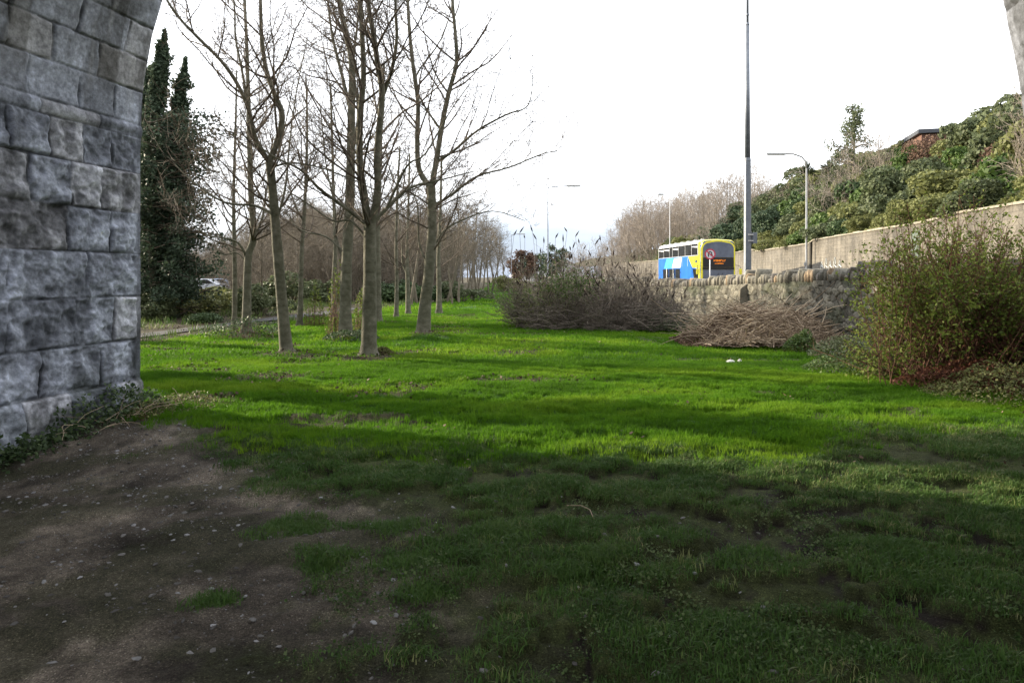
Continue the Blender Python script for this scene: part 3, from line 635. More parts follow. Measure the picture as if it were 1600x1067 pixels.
# ------------------------------------------------------------------ bare trees
def unit(v):
    l = math.sqrt(v[0] ** 2 + v[1] ** 2 + v[2] ** 2) or 1; return (v[0] / l, v[1] / l, v[2] / l)
def curved(p, d, ln, n, r, curl=.12, trop=.10):
    pts = [p]; q = p; d = unit(d); st = ln / (n - 1)
    for i in range(n - 1):
        d = unit((d[0] + r.gauss(0, curl), d[1] + r.gauss(0, curl), d[2] + r.gauss(0, curl) + trop))
        q = (q[0] + d[0] * st, q[1] + d[1] * st, q[2] + d[2] * st); pts.append(q)
    return pts
def along(pts, f):
    x = f * (len(pts) - 1); i = min(int(x), len(pts) - 2); t = x - i; a, b = pts[i], pts[i + 1]
    return tuple(a[k] + (b[k] - a[k]) * t for k in range(3)), unit(tuple(b[k] - a[k] for k in range(3)))
def plen(pts): return sum(math.dist(a, b) for a, b in zip(pts[:-1], pts[1:]))
def outdir(t, ang, r):
    while 1:
        q = unit((r.gauss(0, 1), r.gauss(0, 1), r.gauss(0, 1)))
        dt = q[0] * t[0] + q[1] * t[1] + q[2] * t[2]; s = unit((q[0] - dt * t[0], q[1] - dt * t[1], q[2] - dt * t[2]))
        if abs(dt) < .9: break
    c, s_ = math.cos(ang), math.sin(ang)
    return (t[0] * c + s[0] * s_, t[1] * c + s[1] * s_, t[2] * c + s[2] * s_)
def ramify(tb, pts, r0, r1, lv, r, sp, ls, rmin, start=.15, maxlv=3, flatz=.0):
    """children of a branch: lv = level of the children"""
    ln = plen(pts); n = int(ln / sp[lv]) + (1 if r.random() < (ln / sp[lv]) % 1 else 0)
    for _ in range(n):
        f = start + (1 - start) * r.random() ** .9
        p, t = along(pts, min(f, .995)); rr = (r0 + (r1 - r0) * f)
        L_ = ls[lv] * r.uniform(.5, 1.15) * (1.15 - .6 * f) if lv < 3 else ls[lv] * r.uniform(.4, 1.2)
        d = outdir(t, R(r.uniform(32, 62)), r)
        if lv == 1: d = (d[0], d[1], abs(d[2]) * .5 + .18)
        if flatz: d = (d[0], d[1], d[2] * (1 - flatz))
        np_ = 7 if lv == 1 else 5 if lv == 2 else 4
        cp = curved(p, d, L_, np_, r, curl=(.12, .12, .14, .17)[lv], trop=(.1, .09, .05, .03)[lv])
        cr = max(rmin, min(rr * .6, (.013, .014, .0095, .0062)[lv] * L_ / ls[lv] * 1.0 if lv > 1 else min(rr * .5, .026))); ce = max(rmin * .6, cr * .3)
        tb.add(cp, cr, ce, 5 if lv == 1 else 3)
        if lv < maxlv: ramify(tb, cp, cr, ce, lv + 1, r, sp, ls, rmin, .12, maxlv, flatz)

def hero_tree(limbs, Y, label, seed, group, density=1.0, flare=1.25, base_h=0.42, lat=2.6, mat=M_bark, tmat=M_twig, name='bare_tree'):
    r = random.Random(seed); trunk = limbs[0]
    b = P(trunk[0][0][0], trunk[0][0][1], Y); gz = float(H(b[0], b[1]))
    base = (b[0], b[1], gz)
    root = empty(name, base, label, 'tree', group)
    tk = Tubes(); tw = Tubes(); world = []
    for li, (pp, w0, w1, dy) in enumerate(limbs):
        n = len(pp); raw = []
        for i, (x, y) in enumerate(pp):
            yy_ = Y + dy * i / (n - 1); q = P(x, y, yy_); raw.append(q)
        if li == 0: raw[0] = (raw[0][0], raw[0][1], gz - .06)
        # resample smoothly
        pts = []; m = (n - 1) * 4 + 1
        for k in range(m):
            f = k / 4; i = min(int(f), n - 2); t = f - i
            p0 = raw[max(i - 1, 0)]; p1 = raw[i]; p2 = raw[i + 1]; p3 = raw[min(i + 2, n - 1)]
            pts.append(tuple(.5 * ((2 * p1[a]) + (-p0[a] + p2[a]) * t + (2 * p0[a] - 5 * p1[a] + 4 * p2[a] - p3[a]) * t * t + (-p0[a] + 3 * p1[a] - 3 * p2[a] + p3[a]) * t ** 3) for a in range(3)))
        ra = w0 / 2 / F * Y; rb = w1 / 2 / F * Y
        rad = [ra + (rb - ra) * k / (m - 1) for k in range(m)]
        rad = [x * (1 + .05 * r.uniform(-1, 1)) for x in rad]
        if li == 0:
            rad[0] *= 1.7; rad[1] *= 1.16; rad[2] *= 1.05
        tk.add(pts, rad, None, 12 if w0 > 12 else 8 if w0 > 6 else 6)
        world.append((pts, ra, rb, li))
    sp = (0, .37 / density, .24 / density, .19 / density); ls = (0, lat, lat * .42, lat * .2)
    for pts, ra, rb, li in world:
        if li == 0: st = base_h
        else: st = .12
        big = ra > .03
        if big: ramify(tw, pts, ra, rb, 1, r, sp, ls, .0048, st)
        else: ramify(tw, pts, ra, rb, 2, r, sp, ls, .0048, .15)
    tk.build('trunk', mat, root, base); tw.build('crown', tmat, root, base)
    return root

HG = 'bare young trees planted on the lawn'
hero_tree([([(448, 556), (443, 500), (437, 430), (432, 370), (427, 310), (421, 250)], 19, 13, 0),
           ([(421, 252), (433, 222), (441, 182), (430, 150), (416, 110), (409, 60), (407, 0), (405, -80), (412, -160)], 11, 4, .4),
           ([(421, 254), (400, 218), (388, 170), (370, 130), (345, 95), (310, 60), (280, 28), (255, -10), (235, -60)], 8, 2.5, -.6),
           ([(388, 172), (378, 110), (368, 60), (365, 0), (345, -70)], 5, 2, .8),
           ([(433, 340), (400, 322), (350, 316), (300, 283), (262, 245)], 5, 1.4, .8),
           ([(436, 335), (447, 285), (452, 230), (462, 150), (480, 60)], 4, 1.4, 1.5),
           ([(424, 262), (455, 255), (500, 262), (560, 285), (590, 300)], 3.5, 1, -1.0)], 14.6, 'bare tree with a leaning trunk forking widely, nearest the stone pier', 101, HG, base_h=.70)
hero_tree([([(576, 560), (577, 500), (578, 430), (578, 350)], 25, 19, 0),
           ([(576, 356), (568, 300), (562, 250), (563, 180), (568, 120), (566, 60), (563, 0), (565, -110)], 13, 6, .4),
           ([(579, 356), (590, 300), (589, 240), (597, 150), (590, 100), (583, 50), (575, 0), (570, -110)], 12, 6, -.3),
           ([(597, 152), (612, 110), (620, 60), (618, 0), (625, -90)], 7, 3, -.5),
           ([(574, 352), (540, 325), (500, 296), (470, 266), (430, 246), (395, 222)], 6.5, 1.5, -.8),
           ([(582, 347), (605, 325), (625, 305), (650, 290), (690, 281), (740, 268)], 7.5, 1.5, .8),
           ([(603, 328), (625, 280), (640, 255), (665, 240), (700, 180), (735, 130)], 4.5, 1.2, -.5),
           ([(572, 372), (548, 345), (520, 345), (480, 318), (450, 300)], 4, 1.2, .5)], 14.2, 'bare tree with the thickest trunk splitting low into two upright stems', 102, HG, base_h=.9)
hero_tree([([(661, 532), (665, 470), (670, 430), (675, 360), (674, 292)], 21, 13, 0),
           ([(674, 296), (655, 265), (652, 220), (653, 160), (645, 100), (640, 50), (637, 0), (632, -90)], 9, 4, .5),
           ([(674, 296), (682, 250), (690, 200), (700, 150), (713, 100), (712, 60), (707, 0), (705, -90)], 9.5, 4, -.4),
           ([(678, 256), (710, 235), (745, 205), (790, 180), (825, 165), (833, 118)], 5, 1, -.8),
           ([(676, 322), (705, 305), (745, 276), (795, 262), (850, 240), (880, 236)], 5, 1, 1.),
           ([(672, 402), (690, 365), (720, 345), (770, 330), (820, 345)], 4, 1, .9),
           ([(690, 205), (660, 160), (650, 120), (690, 60), (715, -20)], 4, 1.5, .9),
           ([(668, 412), (655, 380), (652, 320), (640, 300), (618, 290)], 3.5, 1, .6)], 18.3, 'bare tree on a low earth mound, its right limbs reaching over open grass', 103, HG, base_h=.62)
hero_tree([([(540, 532), (540, 470), (542, 400), (546, 330), (548, 260), (549, 180), (550, 100), (540, 50), (530, 0), (524, -90)], 20, 6, 0),
           ([(549, 180), (535, 120), (520, 60), (512, 0), (505, -80)], 6, 2.5, .6),
           ([(548, 250), (560, 180), (552, 100), (560, 20), (558, -80)], 6, 2.5, 1.2),
           ([(541, 412), (525, 372), (523, 320), (510, 260), (500, 160)], 5, 1.5, .8),
           ([(543, 400), (510, 370), (470, 360), (445, 330)], 4, 1.2, .8)], 18.5, 'straight bare tree behind the thickest trunk, leafy suckers at its foot', 104, HG, base_h=.35)
hero_tree([([(385, 525), (386, 460), (388, 400), (396, 370), (392, 300), (390, 230), (388, 150), (385, 60), (380, -40)], 14, 4, 0),
           ([(387, 405), (372, 380), (350, 372), (325, 368), (300, 350)], 4.5, 1.3, -.7),
           ([(395, 375), (410, 340), (418, 290), (440, 220), (455, 150)], 4.5, 1.5, .7),
           ([(385, 410), (370, 395), (352, 398), (338, 388), (333, 372)], 2.6, 1, .3)], 20, 'bare tree rising from an ivy tangle at the lawn edge', 105, HG, base_h=.33)
hero_tree([([(366, 518), (367, 450), (366, 380), (365, 300), (368, 200), (370, 110)], 9, 2.5, 0),
           ([(366, 405), (352, 380), (330, 350), (310, 300)], 3.5, 1.2, .3)], 21.2, 'slender bare tree close behind the ivy-footed one', 106, HG, base_h=.35, lat=2.0)
hero_tree([([(468, 511), (470, 450), (471, 400), (475, 340), (478, 280), (480, 200), (478, 120)], 9, 2.5, 0),
           ([(474, 345), (460, 318), (450, 280), (440, 220)], 3.5, 1.2, .3)], 23, 'slender bare tree with green suckers, between the leaning and the straight tree', 107, HG, base_h=.35, lat=2.2)
hero_tree([([(523, 502), (522, 440), (524, 380), (521, 300), (519, 220), (516, 130)], 9, 2.5, 0)], 26.6, 'slim bare tree half hidden by the straight tree', 108, HG, base_h=.35, lat=2.3)
hero_tree([([(591, 510), (591, 440), (590, 360), (593, 280), (596, 190), (600, 100)], 11, 3, 0)], 24.5, 'bare tree half hidden behind the thickest trunk', 109, HG, base_h=.35, lat=2.3)
hero_tree([([(619, 502), (620, 440), (619, 380), (621, 300), (625, 230)], 7, 2.5, 0)], 26.5, 'thin dark bare tree in the lawn gap before the mound tree', 110, HG, base_h=.3, lat=2.0)
hero_tree([([(638, 495), (637, 440), (636, 400), (638, 330), (640, 240)], 8, 2.5, 0), ([(637, 430), (629, 410), (628, 380), (622, 330)], 4, 1.2, .2)], 29.6, 'thin bare tree that forks at head height beyond the lawn', 111, HG, base_h=.3, lat=2.1)
hero_tree([([(686, 492), (686, 440), (685, 400), (688, 330), (690, 250)], 9, 3, 0)], 31, 'bare tree standing alone just beyond the mound tree', 112, HG, base_h=.28, lat=2.4)

# generic bare trees (shared shapes)
def proto_tree(seed, Ht, mat, tmat, spread=1.0, multi=1, dens=1.0, thin=1.0, name='bare_tree', upright=0.0):
    r = random.Random(seed); tk = Tubes(); tw = Tubes()
    root = bpy.data.objects.new(name, None)
    for s in range(multi):
        lean = (r.gauss(0, .10 if multi == 1 else .3), r.gauss(0, .10 if multi == 1 else .3), 1)
        p = curved((r.gauss(0, .12) * (multi > 1), r.gauss(0, .12) * (multi > 1), -.1), lean, Ht * (r.uniform(.75, 1) if multi > 1 else .95), 10, r, .06, .12)
        r0 = (.13 if multi == 1 else .07) * Ht / 9; tk.add(p, r0, r0 * .15, 7)
        sp = (0, .34 / dens, .36 / dens, .22 / dens); ls = (0, Ht * .30 * spread, Ht * .15 * spread, Ht * .062 * spread)
        ramify(tw, p, r0, r0 * .2, 1, r, sp, ls, .0085 * thin, .22 if multi == 1 else .12)
    a = tk.build('trunk', mat); b = tw.build('crown', tmat)
    return a.data, b.data, (a, b)
def protos(n, seed, Ht, mat, tmat, **k):
    res = []
    for i in range(n):
        ta, tb_, objs = proto_tree(seed + i, Ht, mat, tmat, **k)
        for o in objs: bpy.data.objects.remove(o)
        res.append((ta, tb_))
    return res
PT = protos(4, 300, 9.0, M_farbark, M_fartwig, dens=1.15, thin=1.2)
PB = protos(4, 400, 6.0, M_farbark, M_paletwig, spread=1.15, multi=5, dens=.8, thin=1.1)
def place_tree(pr, x, y, z, sc, label, group, name='bare_tree', parts=('trunk', 'crown')):
    root = empty(name, (x, y, z), label, 'tree', group, rz=rnd.uniform(0, 6.28)); root.scale = (sc * rnd.uniform(.9, 1.1), sc * rnd.uniform(.9, 1.1), sc)
    for nm, me in zip(parts, pr):
        o = bpy.data.objects.new(nm, me); C.objects.link(o); o.parent = root
    return root
for i, (X_, Y_, s_) in enumerate([(-3.35, 40, .62), (-3.5, 47, .75), (-2.9, 54, .7), (-4.6, 50, .8), (-2.6, 62, .75), (-4.2, 66, .8), (-2.3, 70, .75), (-2.3, 80, .8), (-3.9, 84, .85), (-1.9, 90, .8), (-5.4, 38, .8), (-5.9, 44, .85), (-3.7, 74, .95), (-2.6, 100, 1.0), (-3.3, 58, .95), (-5.2, 60, 1.0), (-1.2, 108, .95), (-4.4, 92, 1.1)]):
    place_tree(PT[i % 4], X_, Y_, float(H(X_, Y_)), s_, 'bare tree in the avenue that recedes beside the far lawn', 'bare trees of the far avenue')
gw = random.Random(5)
placed = []
tries = 0
while len(placed) < 46 and tries < 3000:
    tries += 1
    Y_ = gw.uniform(30, 75); X_ = gw.uniform(-.46 * Y_ - 1, float(XL(Y_)) - 3.2)
    if all(math.dist((X_, Y_), q) > 2.6 for q in placed) and not (290 < 800 + F * X_ / Y_ < 358): placed.append((X_, Y_))
for i, (X_, Y_) in enumerate(placed):
    px_ = 800 + F * X_ / Y_
    topy = np.interp(px_, [280, 330, 380, 440, 520, 600, 700, 760], [400, 385, 365, 330, 315, 325, 325, 350]) + gw.uniform(-6, 26)
    hh = (HOR - topy) * Y_ / F + EYE
    place_tree(PT[(i + 1) % 4], X_, Y_, -.1, max(.45, min(1.5, hh / 8.9)), 'bare brown tree of the wood behind the lawn', 'bare trees of the wood')

# ------------------------------------------------------------------ instanced "stuff" (geometry nodes)
def gn_scatter(name, pts, rot, scl, tint, sources, mat_idx=None, idx=None, kind='stuff', label=None, cat=None):
    n = len(pts)
    me = bpy.data.meshes.new(name); me.vertices.add(n); me.vertices.foreach_set('co', np.asarray(pts, np.float32).ravel())
    def at(k, typ, arr, f): a = me.attributes.new(k, typ, 'POINT'); a.data.foreach_set(f, np.asarray(arr, np.float32 if typ != 'INT' else np.int32).ravel())
    at('rot', 'FLOAT_VECTOR', rot, 'vector'); at('scl', 'FLOAT_VECTOR', scl, 'vector'); at('tint', 'FLOAT', tint, 'value')
    at('pick', 'INT', (rng.integers(0, len(sources), n) if idx is None else idx), 'value')
    o = link(name, me, None); tag(o, label, cat, None, kind)
    ng = bpy.data.node_groups.new(name, 'GeometryNodeTree')
    ng.interface.new_socket('Geometry', in_out='INPUT', socket_type='NodeSocketGeometry'); ng.interface.new_socket('Geometry', in_out='OUTPUT', socket_type='NodeSocketGeometry')
    Nn, Ll = ng.nodes, ng.links; gi = Nn.new('NodeGroupInput'); go = Nn.new('NodeGroupOutput'); ip = Nn.new('GeometryNodeInstanceOnPoints'); jg = Nn.new('GeometryNodeJoinGeometry')
    for s in reversed(sources):
        oi = Nn.new('GeometryNodeObjectInfo'); oi.inputs['Object'].default_value = s; oi.inputs['As Instance'].default_value = True; Ll.new(oi.outputs['Geometry'], jg.inputs[0])
    def na(k, dt): a = Nn.new('GeometryNodeInputNamedAttribute'); a.data_type = dt; a.inputs['Name'].default_value = k; return a.outputs[0]
    Ll.new(gi.outputs[0], ip.inputs['Points']); Ll.new(jg.outputs[0], ip.inputs['Instance']); ip.inputs['Pick Instance'].default_value = True
    Ll.new(na('pick', 'INT'), ip.inputs['Instance Index']); Ll.new(na('rot', 'FLOAT_VECTOR'), ip.inputs['Rotation']); Ll.new(na('scl', 'FLOAT_VECTOR'), ip.inputs['Scale'])
    Ll.new(ip.outputs[0], go.inputs[0])
    md = o.modifiers.new('scatter', 'NODES'); md.node_group = ng
    return o
def src(me, mat=None):                              # an unlinked source for scattering
    o = bpy.data.objects.new(me.name, me)
    if mat: me.materials.append(mat)
    return o

# the far wood reads as one mass
def joined_tree(pr):
    import bmesh
    bm = bmesh.new()
    for i, me in enumerate(pr): bm.from_mesh(me)
    me = bpy.data.meshes.new('wood_tree'); bm.to_mesh(me); bm.free(); me.materials.clear(); me.materials.append(M_fartwig); me.polygons.foreach_set('material_index', [0] * len(me.polygons)); return src(me)
JT = [joined_tree(p) for p in PT]
pts = []; scl = []
while len(pts) < 230:
    Y_ = gw.uniform(62, 170); X_ = gw.uniform(-.62 * Y_, -5.5 - .035 * (Y_ - 60))
    px_ = 800 + F * X_ / Y_
    topy = np.interp(px_, [150, 280, 330, 380, 440, 520, 600, 700, 760, 800], [380, 372, 368, 350, 326, 312, 322, 325, 360, 395]) + gw.uniform(-4, 40)
    hh = (HOR - topy) * Y_ / F + EYE
    pts.append((X_, Y_, -.2)); scl.append([hh / 8.9 * gw.uniform(.9, 1.25)] * 2 + [hh / 8.9])
JB = [joined_tree(p) for p in PB]
nt_ = len(pts)
while len(pts) < nt_ + 620:
    Y_ = gw.uniform(42, 150); X_ = gw.uniform(-.62 * Y_, float(XL(Y_)) - 3.5 - .02 * (Y_ - 42))
    px_ = 800 + F * X_ / Y_
    if 285 < px_ < 362 and Y_ < 70: continue
    topy = np.interp(px_, [150, 280, 330, 380, 440, 520, 600, 700, 760, 800], [395, 385, 378, 362, 338, 330, 335, 335, 370, 398]) + gw.uniform(0, 62)
    hh = min(7.5, (HOR - topy) * Y_ / F + EYE)
    pts.append((X_, Y_, -.25)); scl.append([hh / 5.7 * gw.uniform(.9, 1.3)] * 2 + [hh / 5.7])
n = len(pts); pick = np.where(np.arange(n) < nt_, rng.integers(0, 4, n), 4 + rng.integers(0, 4, n))
gn_scatter('woodland', pts, np.stack([np.zeros(n), np.zeros(n), rng.random(n) * 6.28], -1), scl, rng.random(n), JT + JB, idx=pick)

# ------------------------------------------------------------------ leafy shrubs
def blob_points(n, size, seed, lobes=9, shell=.22, squash=.8):
    g = np.random.default_rng(seed); out = []; nrm = []
    cs = g.normal(size=(lobes, 3)) * .42; cs[:, 2] = np.abs(cs[:, 2]) * .8; cs = np.clip(cs, -.75, .75); rs = g.uniform(.28, .55, lobes)
    k = g.choice(lobes, n, p=rs ** 2 / (rs ** 2).sum()); d = g.normal(size=(n, 3)); d /= np.linalg.norm(d, axis=1, keepdims=True); d[:, 2] = np.where(d[:, 2] < -.3, -d[:, 2], d[:, 2])
    rr = rs[k] * (1 - shell * g.random(n) ** 1.5 + .22 * (fbm(d[:, 0] * 3 + k * 5, d[:, 1] * 3 + d[:, 2] * 3, seed % 50, 3) - .5) * 2)
    p = cs[k] + d * rr[:, None]; p[:, 2] = np.maximum(p[:, 2] * squash + .25, g.random(n) * .08)
    return p * np.array(size), d
def shrub_proto(seed, mat, n=5200, leaf=.14, lobes=10, stem=M_farbark):
    p, d = blob_points(n, (1, 1, 1), seed, lobes); g = np.random.default_rng(seed)
    V, Fq = leaf_arrays(p, leaf * g.uniform(.6, 1.3, n), .2, .7, seed, d)
    # clumps share a tone
    t = np.clip(.55 * fbm(p[:, 0] * 4, p[:, 1] * 4 + p[:, 2] * 3, seed % 40, 2) + .5 * g.random(n), 0, 1)
    me = np_mesh('foliage', V, [Fq], False, {'tint': ('FLOAT', np.repeat(t, 4).astype(np.float32))}); me.materials.append(mat)
    tb = Tubes(); r = random.Random(seed)
    for _ in range(14):
        tb.add(curved((0, 0, -.05), (r.gauss(0, .8), r.gauss(0, .8), 1), r.uniform(.6, 1.0), 6, r, .12, .1), .025, .006, 4)
    o = tb.build('stems', stem); ms = o.data; bpy.data.objects.remove(o)
    return me, ms
SH = {k: [shrub_proto(500 + 10 * i + j, m, lf_n, lf) for j in range(2)] for i, (k, m, lf_n, lf) in enumerate([('ever', M_ever, 5200, .11), ('ivy', M_ivy, 5200, .10), ('bright', M_laurel, 4600, .12), ('olive', M_olive, 5600, .085), ('dull', M_bluegreen, 5200, .095), ('red', M_dead, 3600, .07)])}
def place_shrub(kind, x, y, z, sx, sz, label, group=None, j=0, name='shrub', cat='shrub'):
    root = empty(name, (x, y, z), label, cat, group, rz=rnd.uniform(0, 6.28)); root.scale = (sx, sx, sz)
    for nm, me in zip(('foliage', 'stems'), SH[kind][j]):
        o = bpy.data.objects.new(nm, me); C.objects.link(o); o.parent = root
    return root
def on_hill(px, y, d=None):
    """hillside point at depth y seen in column px"""
    x = (px - 800) / F * y; dd = x - W2(y); return x, y, (hillz(y, dd) if dd > .45 else 0), dd
kinds = {'ever': 'dark evergreen', 'ivy': 'ivy-green', 'bright': 'bright green', 'olive': 'olive green', 'dull': 'grey-green', 'red': 'rust-brown twiggy'}
gh = random.Random(12); cnt = 0
cells = []
for yy_ in list(np.arange(19, 60, 3.0)) + list(np.arange(60, 122, 4.2)):
    for dd_ in (1.3, 3.6, 6.4, 9.6, 13.2, 17.5):
        if yy_ > 95 and dd_ > 14: continue
        cells.append((yy_ + gh.uniform(-1, 1), dd_ + gh.uniform(-.7, .7)))
for (yy_, dd_) in cells:
    x = W2(yy_) + dd_; px_ = 800 + F * x / yy_
    if px_ > 1700 or px_ < 930: continue
    z = hillz(yy_, dd_)
    # what grows where, after the photograph
    if px_ < 1100: kd = gh.choice(['red', 'olive', 'dull']) if dd_ < 8 else None
    elif px_ < 1245: kd = gh.choice(['ever', 'dull', 'ever', 'ivy']) if dd_ > 3 else gh.choice(['olive', 'bright'])
    elif px_ < 1420: kd = gh.choice(['olive', 'ivy', 'bright', 'dull', 'olive'])
    else: kd = gh.choice(['olive', 'bright', 'dull', 'olive', 'red', 'olive'])
    if kd is None: continue
    sx = gh.uniform(1.7, 2.6) * (1.0 if yy_ < 60 else 1.3); sz = gh.uniform(1.9, 3.1) * (1.0 if dd_ > 2.5 else .62)
    place_shrub(kd, x, yy_, z - .25, sx if dd_ > 2.5 else sx * .75, sz, f'{kinds[kd]} shrub in the thicket on the bank above the retaining wall', f'{kinds[kd]} shrubs of the bank', j=cnt % 2); cnt += 1
# bare scrub trees on the left of the bank
gb_ = random.Random(3); q = []
t_ = 0
while len(q) < 74 and t_ < 9000:
    t_ += 1
    Y_ = gb_.uniform(60, 172); d_ = gb_.uniform(1.5, 16); X_ = W2(Y_) + d_; px_ = 800 + F * X_ / Y_
    if 940 < px_ < 1235 and all(math.dist((X_, Y_), a) > 2.7 for a in q) and not (px_ > 1120 and d_ < 8): q.append((X_, Y_)); 
for i, (X_, Y_) in enumerate(q):
    d_ = X_ - W2(Y_); px_ = 800 + F * X_ / Y_; z = hillz(Y_, d_)
    topy = np.interp(px_, [940, 960, 1000, 1060, 1120, 1180, 1240], [390, 345, 310, 300, 272, 258, 262]) + gb_.uniform(-5, 36)
    hh = (HOR - topy) * Y_ / F + EYE - z
    if hh < 2: hh = 2.2
    place_tree(PB[i % 4], X_, Y_, z - .2, min(2.6, hh / 5.6), 'pale bare scrub tree on the bank beyond the bus', 'pale bare scrub trees on the bank')

def cards_tree(name, label, x, y, z, h, w, mat, seed, n=7000, leaf=.16, trunkmat=M_farbark, profile=None, cat='tree', group=None, lobes=26):
    """irregular leafy tree: limbs with clumps of leaves round them, gaps between"""
    r = random.Random(seed); g = np.random.default_rng(seed)
    root = empty(name, (x, y, z), label, cat, group)
    tk = Tubes(); tr = curved((0, 0, -.1), (r.gauss(0, .05), r.gauss(0, .05), 1), h * .96, 10, r, .04, .1); tk.add(tr, .03 * h * .7, .02, 8)
    cen = []; rad = []
    for i in range(lobes):
        f = .15 + .83 * i / lobes; p, t = along(tr, f); prof = profile(f) if profile else (math.sin(math.pi * min(1, f * .9 + .1)) ** .7)
        a = r.uniform(0, 6.28); ro = w * prof * r.uniform(.3, 1); e = (p[0] + math.cos(a) * ro, p[1] + math.sin(a) * ro, p[2] + ro * .25)
        tk.add([p, tuple((p[k] + e[k]) / 2 + (.08 * h * .1 if k == 2 else 0) for k in range(3)), e], .012 * h, .01, 4)
        cen.append(e); rad.append(w * r.uniform(.22, .42) * (.35 + .65 * prof))
    cen = np.array(cen); rad = np.array(rad); k = g.choice(len(cen), n, p=rad ** 2 / (rad ** 2).sum())
    d = g.normal(size=(n, 3)); d /= np.linalg.norm(d, axis=1, keepdims=True)
    p = cen[k] + d * (rad[k] * g.uniform(.35, 1.08, n))[:, None]; t = np.clip(g.random(n) * .6 + g.random(len(cen))[k] * .4, 0, 1)
    tk.build('trunk', trunkmat, root); leaves('crown', p, leaf * g.uniform(.6, 1.2, n), mat, root, .2, .6, seed, d, t)
    return root
x, y, z, d_ = on_hill(1336, 62)
cards_tree('tall_evergreen', 'tall ragged evergreen tree standing highest on the skyline of the bank', x, y, z, (HOR - 152) * y / F + EYE - z, 2.5, M_bluegreen, 71, n=5200, leaf=.22, profile=lambda f: 1.2 * (1 - f) + .28, lobes=34)
x, y, z, d_ = on_hill(1288, 66)
# cabbage palms: spiky heads on short trunks
def cabbage_palm(px, y, topy, label, seed):
    x, y, z, d_ = on_hill(px, y); h = (HOR - topy) * y / F + EYE - z; r = random.Random(seed)
    root = empty('cabbage_palm', (x, y, z), label, 'palm tree', 'spiky cabbage palms on the bank'); h = max(h, 2.2)
    tk = Tubes(); tk.add([(0, 0, -.1), (.05, 0, h * .4), (0, .1, h * .75)], .16, .11, 8); tk.build('trunk', M_farbark, root)
    lv = Geo()
    for _ in range(110):
        a = r.uniform(0, 6.28); el = r.uniform(-.5, 1.45); ln = r.uniform(.8, 1.25); c = Vector((0, .1, h * .75)); dr = Vector((math.cos(a) * math.cos(el), math.sin(a) * math.cos(el), math.sin(el)))
        sd = dr.cross(Vector((0, 0, 1))).normalized() * .045; e = c + dr * ln; m_ = c + dr * ln * .5 + Vector((0, 0, .05)); e.z -= .12 * (1 - abs(dr.z))
        lv.poly([c - sd * .5, m_ - sd, e, m_ + sd, c + sd * .5])
    me = lv.build('crown', M_bluegreen, root)
cabbage_palm(1262, 64, 236, 'spiky cabbage palm on the bank, just behind the curved street lamp', 1)
cabbage_palm(1296, 66, 242, 'smaller spiky cabbage palm to the right of its twin on the bank', 2)
for i, (px_, yv, tp) in enumerate([(1310, 56, 235), (1350, 58, 210), (1385, 56, 196), (1415, 60, 205), (1280, 62, 262)]):
    x, y, z, d_ = on_hill(px_, yv); place_tree(PB[i % 4], x, y, z, max(.5, ((HOR - tp) * y / F + EYE - z) / 5.7), 'pinkish bare tree on the skyline of the bank by the tall evergreen', 'pinkish bare trees by the tall evergreen')
x, y, z, d_ = on_hill(1590, 27)
place_tree(PB[2], x + .6, y, z, .75, 'pale bare tree at the edge of the arch on the bank top', None)

# brick building on the hilltop
def brick_building():
    x, y = (1440 - 800) / F * 56, 56; zt = (HOR - 203) * y / F + EYE; h = 4.6
    root = empty('brick_building', (x, y, zt - h), 'red brick flat-roofed building showing above the bushes on the hilltop', 'building', rz=R(-14))
    m, Nn, Ll = new_mat('red_brick'); o = Nn.new('ShaderNodeOutputMaterial'); b = Nn.new('ShaderNodeBsdfPrincipled'); Ll.new(b.outputs[0], o.inputs[0])
    tc = Nn.new('ShaderNodeTexCoord'); sx = Nn.new('ShaderNodeSeparateXYZ'); Ll.new(tc.outputs['Object'], sx.inputs[0]); sm = Nn.new('ShaderNodeMath'); Ll.new(sx.outputs['X'], sm.inputs[0]); Ll.new(sx.outputs['Y'], sm.inputs[1])
    cb = Nn.new('ShaderNodeCombineXYZ'); Ll.new(sm.outputs[0], cb.inputs['X']); Ll.new(sx.outputs['Z'], cb.inputs['Y']); bk = Nn.new('ShaderNodeTexBrick'); Ll.new(cb.outputs[0], bk.inputs['Vector'])
    bk.inputs['Scale'].default_value = 4.5; bk.inputs['Color1'].default_value = (.17, .075, .05, 1); bk.inputs['Color2'].default_value = (.12, .055, .04, 1); bk.inputs['Mortar'].default_value = (.14, .11, .09, 1); Ll.new(bk.outputs[0], b.inputs['Base Color']); b.inputs['Roughness'].default_value = .9
    g = Geo(); g.box(0, 0, -3, 7, 9, h - .32); g.build('wall', m, root)
    g = Geo(); g.box(-.3, -.3, h - .32, 7.3, 9.3, h); g.build('roof', flat('roof_fascia', (.05, .055, .065), .6), root, bevel=.02)
    for i in range(2):
        f = Geo(); f.box(1 + 3 * i, -.04, 1.2, 2.6 + 3 * i, .1, 2.5); fr = f.build('window', flat('frame_white', (.6, .6, .58), .5), root)
        gl = Geo(); gl.box(1.1 + 3 * i, -.06, 1.3, 2.5 + 3 * i, -.045, 2.4); gl.build('pane', flat('dark_pane', (.04, .05, .06), .15, spec=.8), fr)
    for i in range(2):
        f = Geo(); f.box(-.04, 1.5 + 3.5 * i, 1.2, .1, 3.3 + 3.5 * i, 2.5); fr = f.build('window', bpy.data.materials['frame_white'], root)
        gl = Geo(); gl.box(-.06, 1.6 + 3.5 * i, 1.3, -.045, 3.2 + 3.5 * i, 2.4); gl.build('pane', bpy.data.materials['dark_pane'], fr)
brick_building()

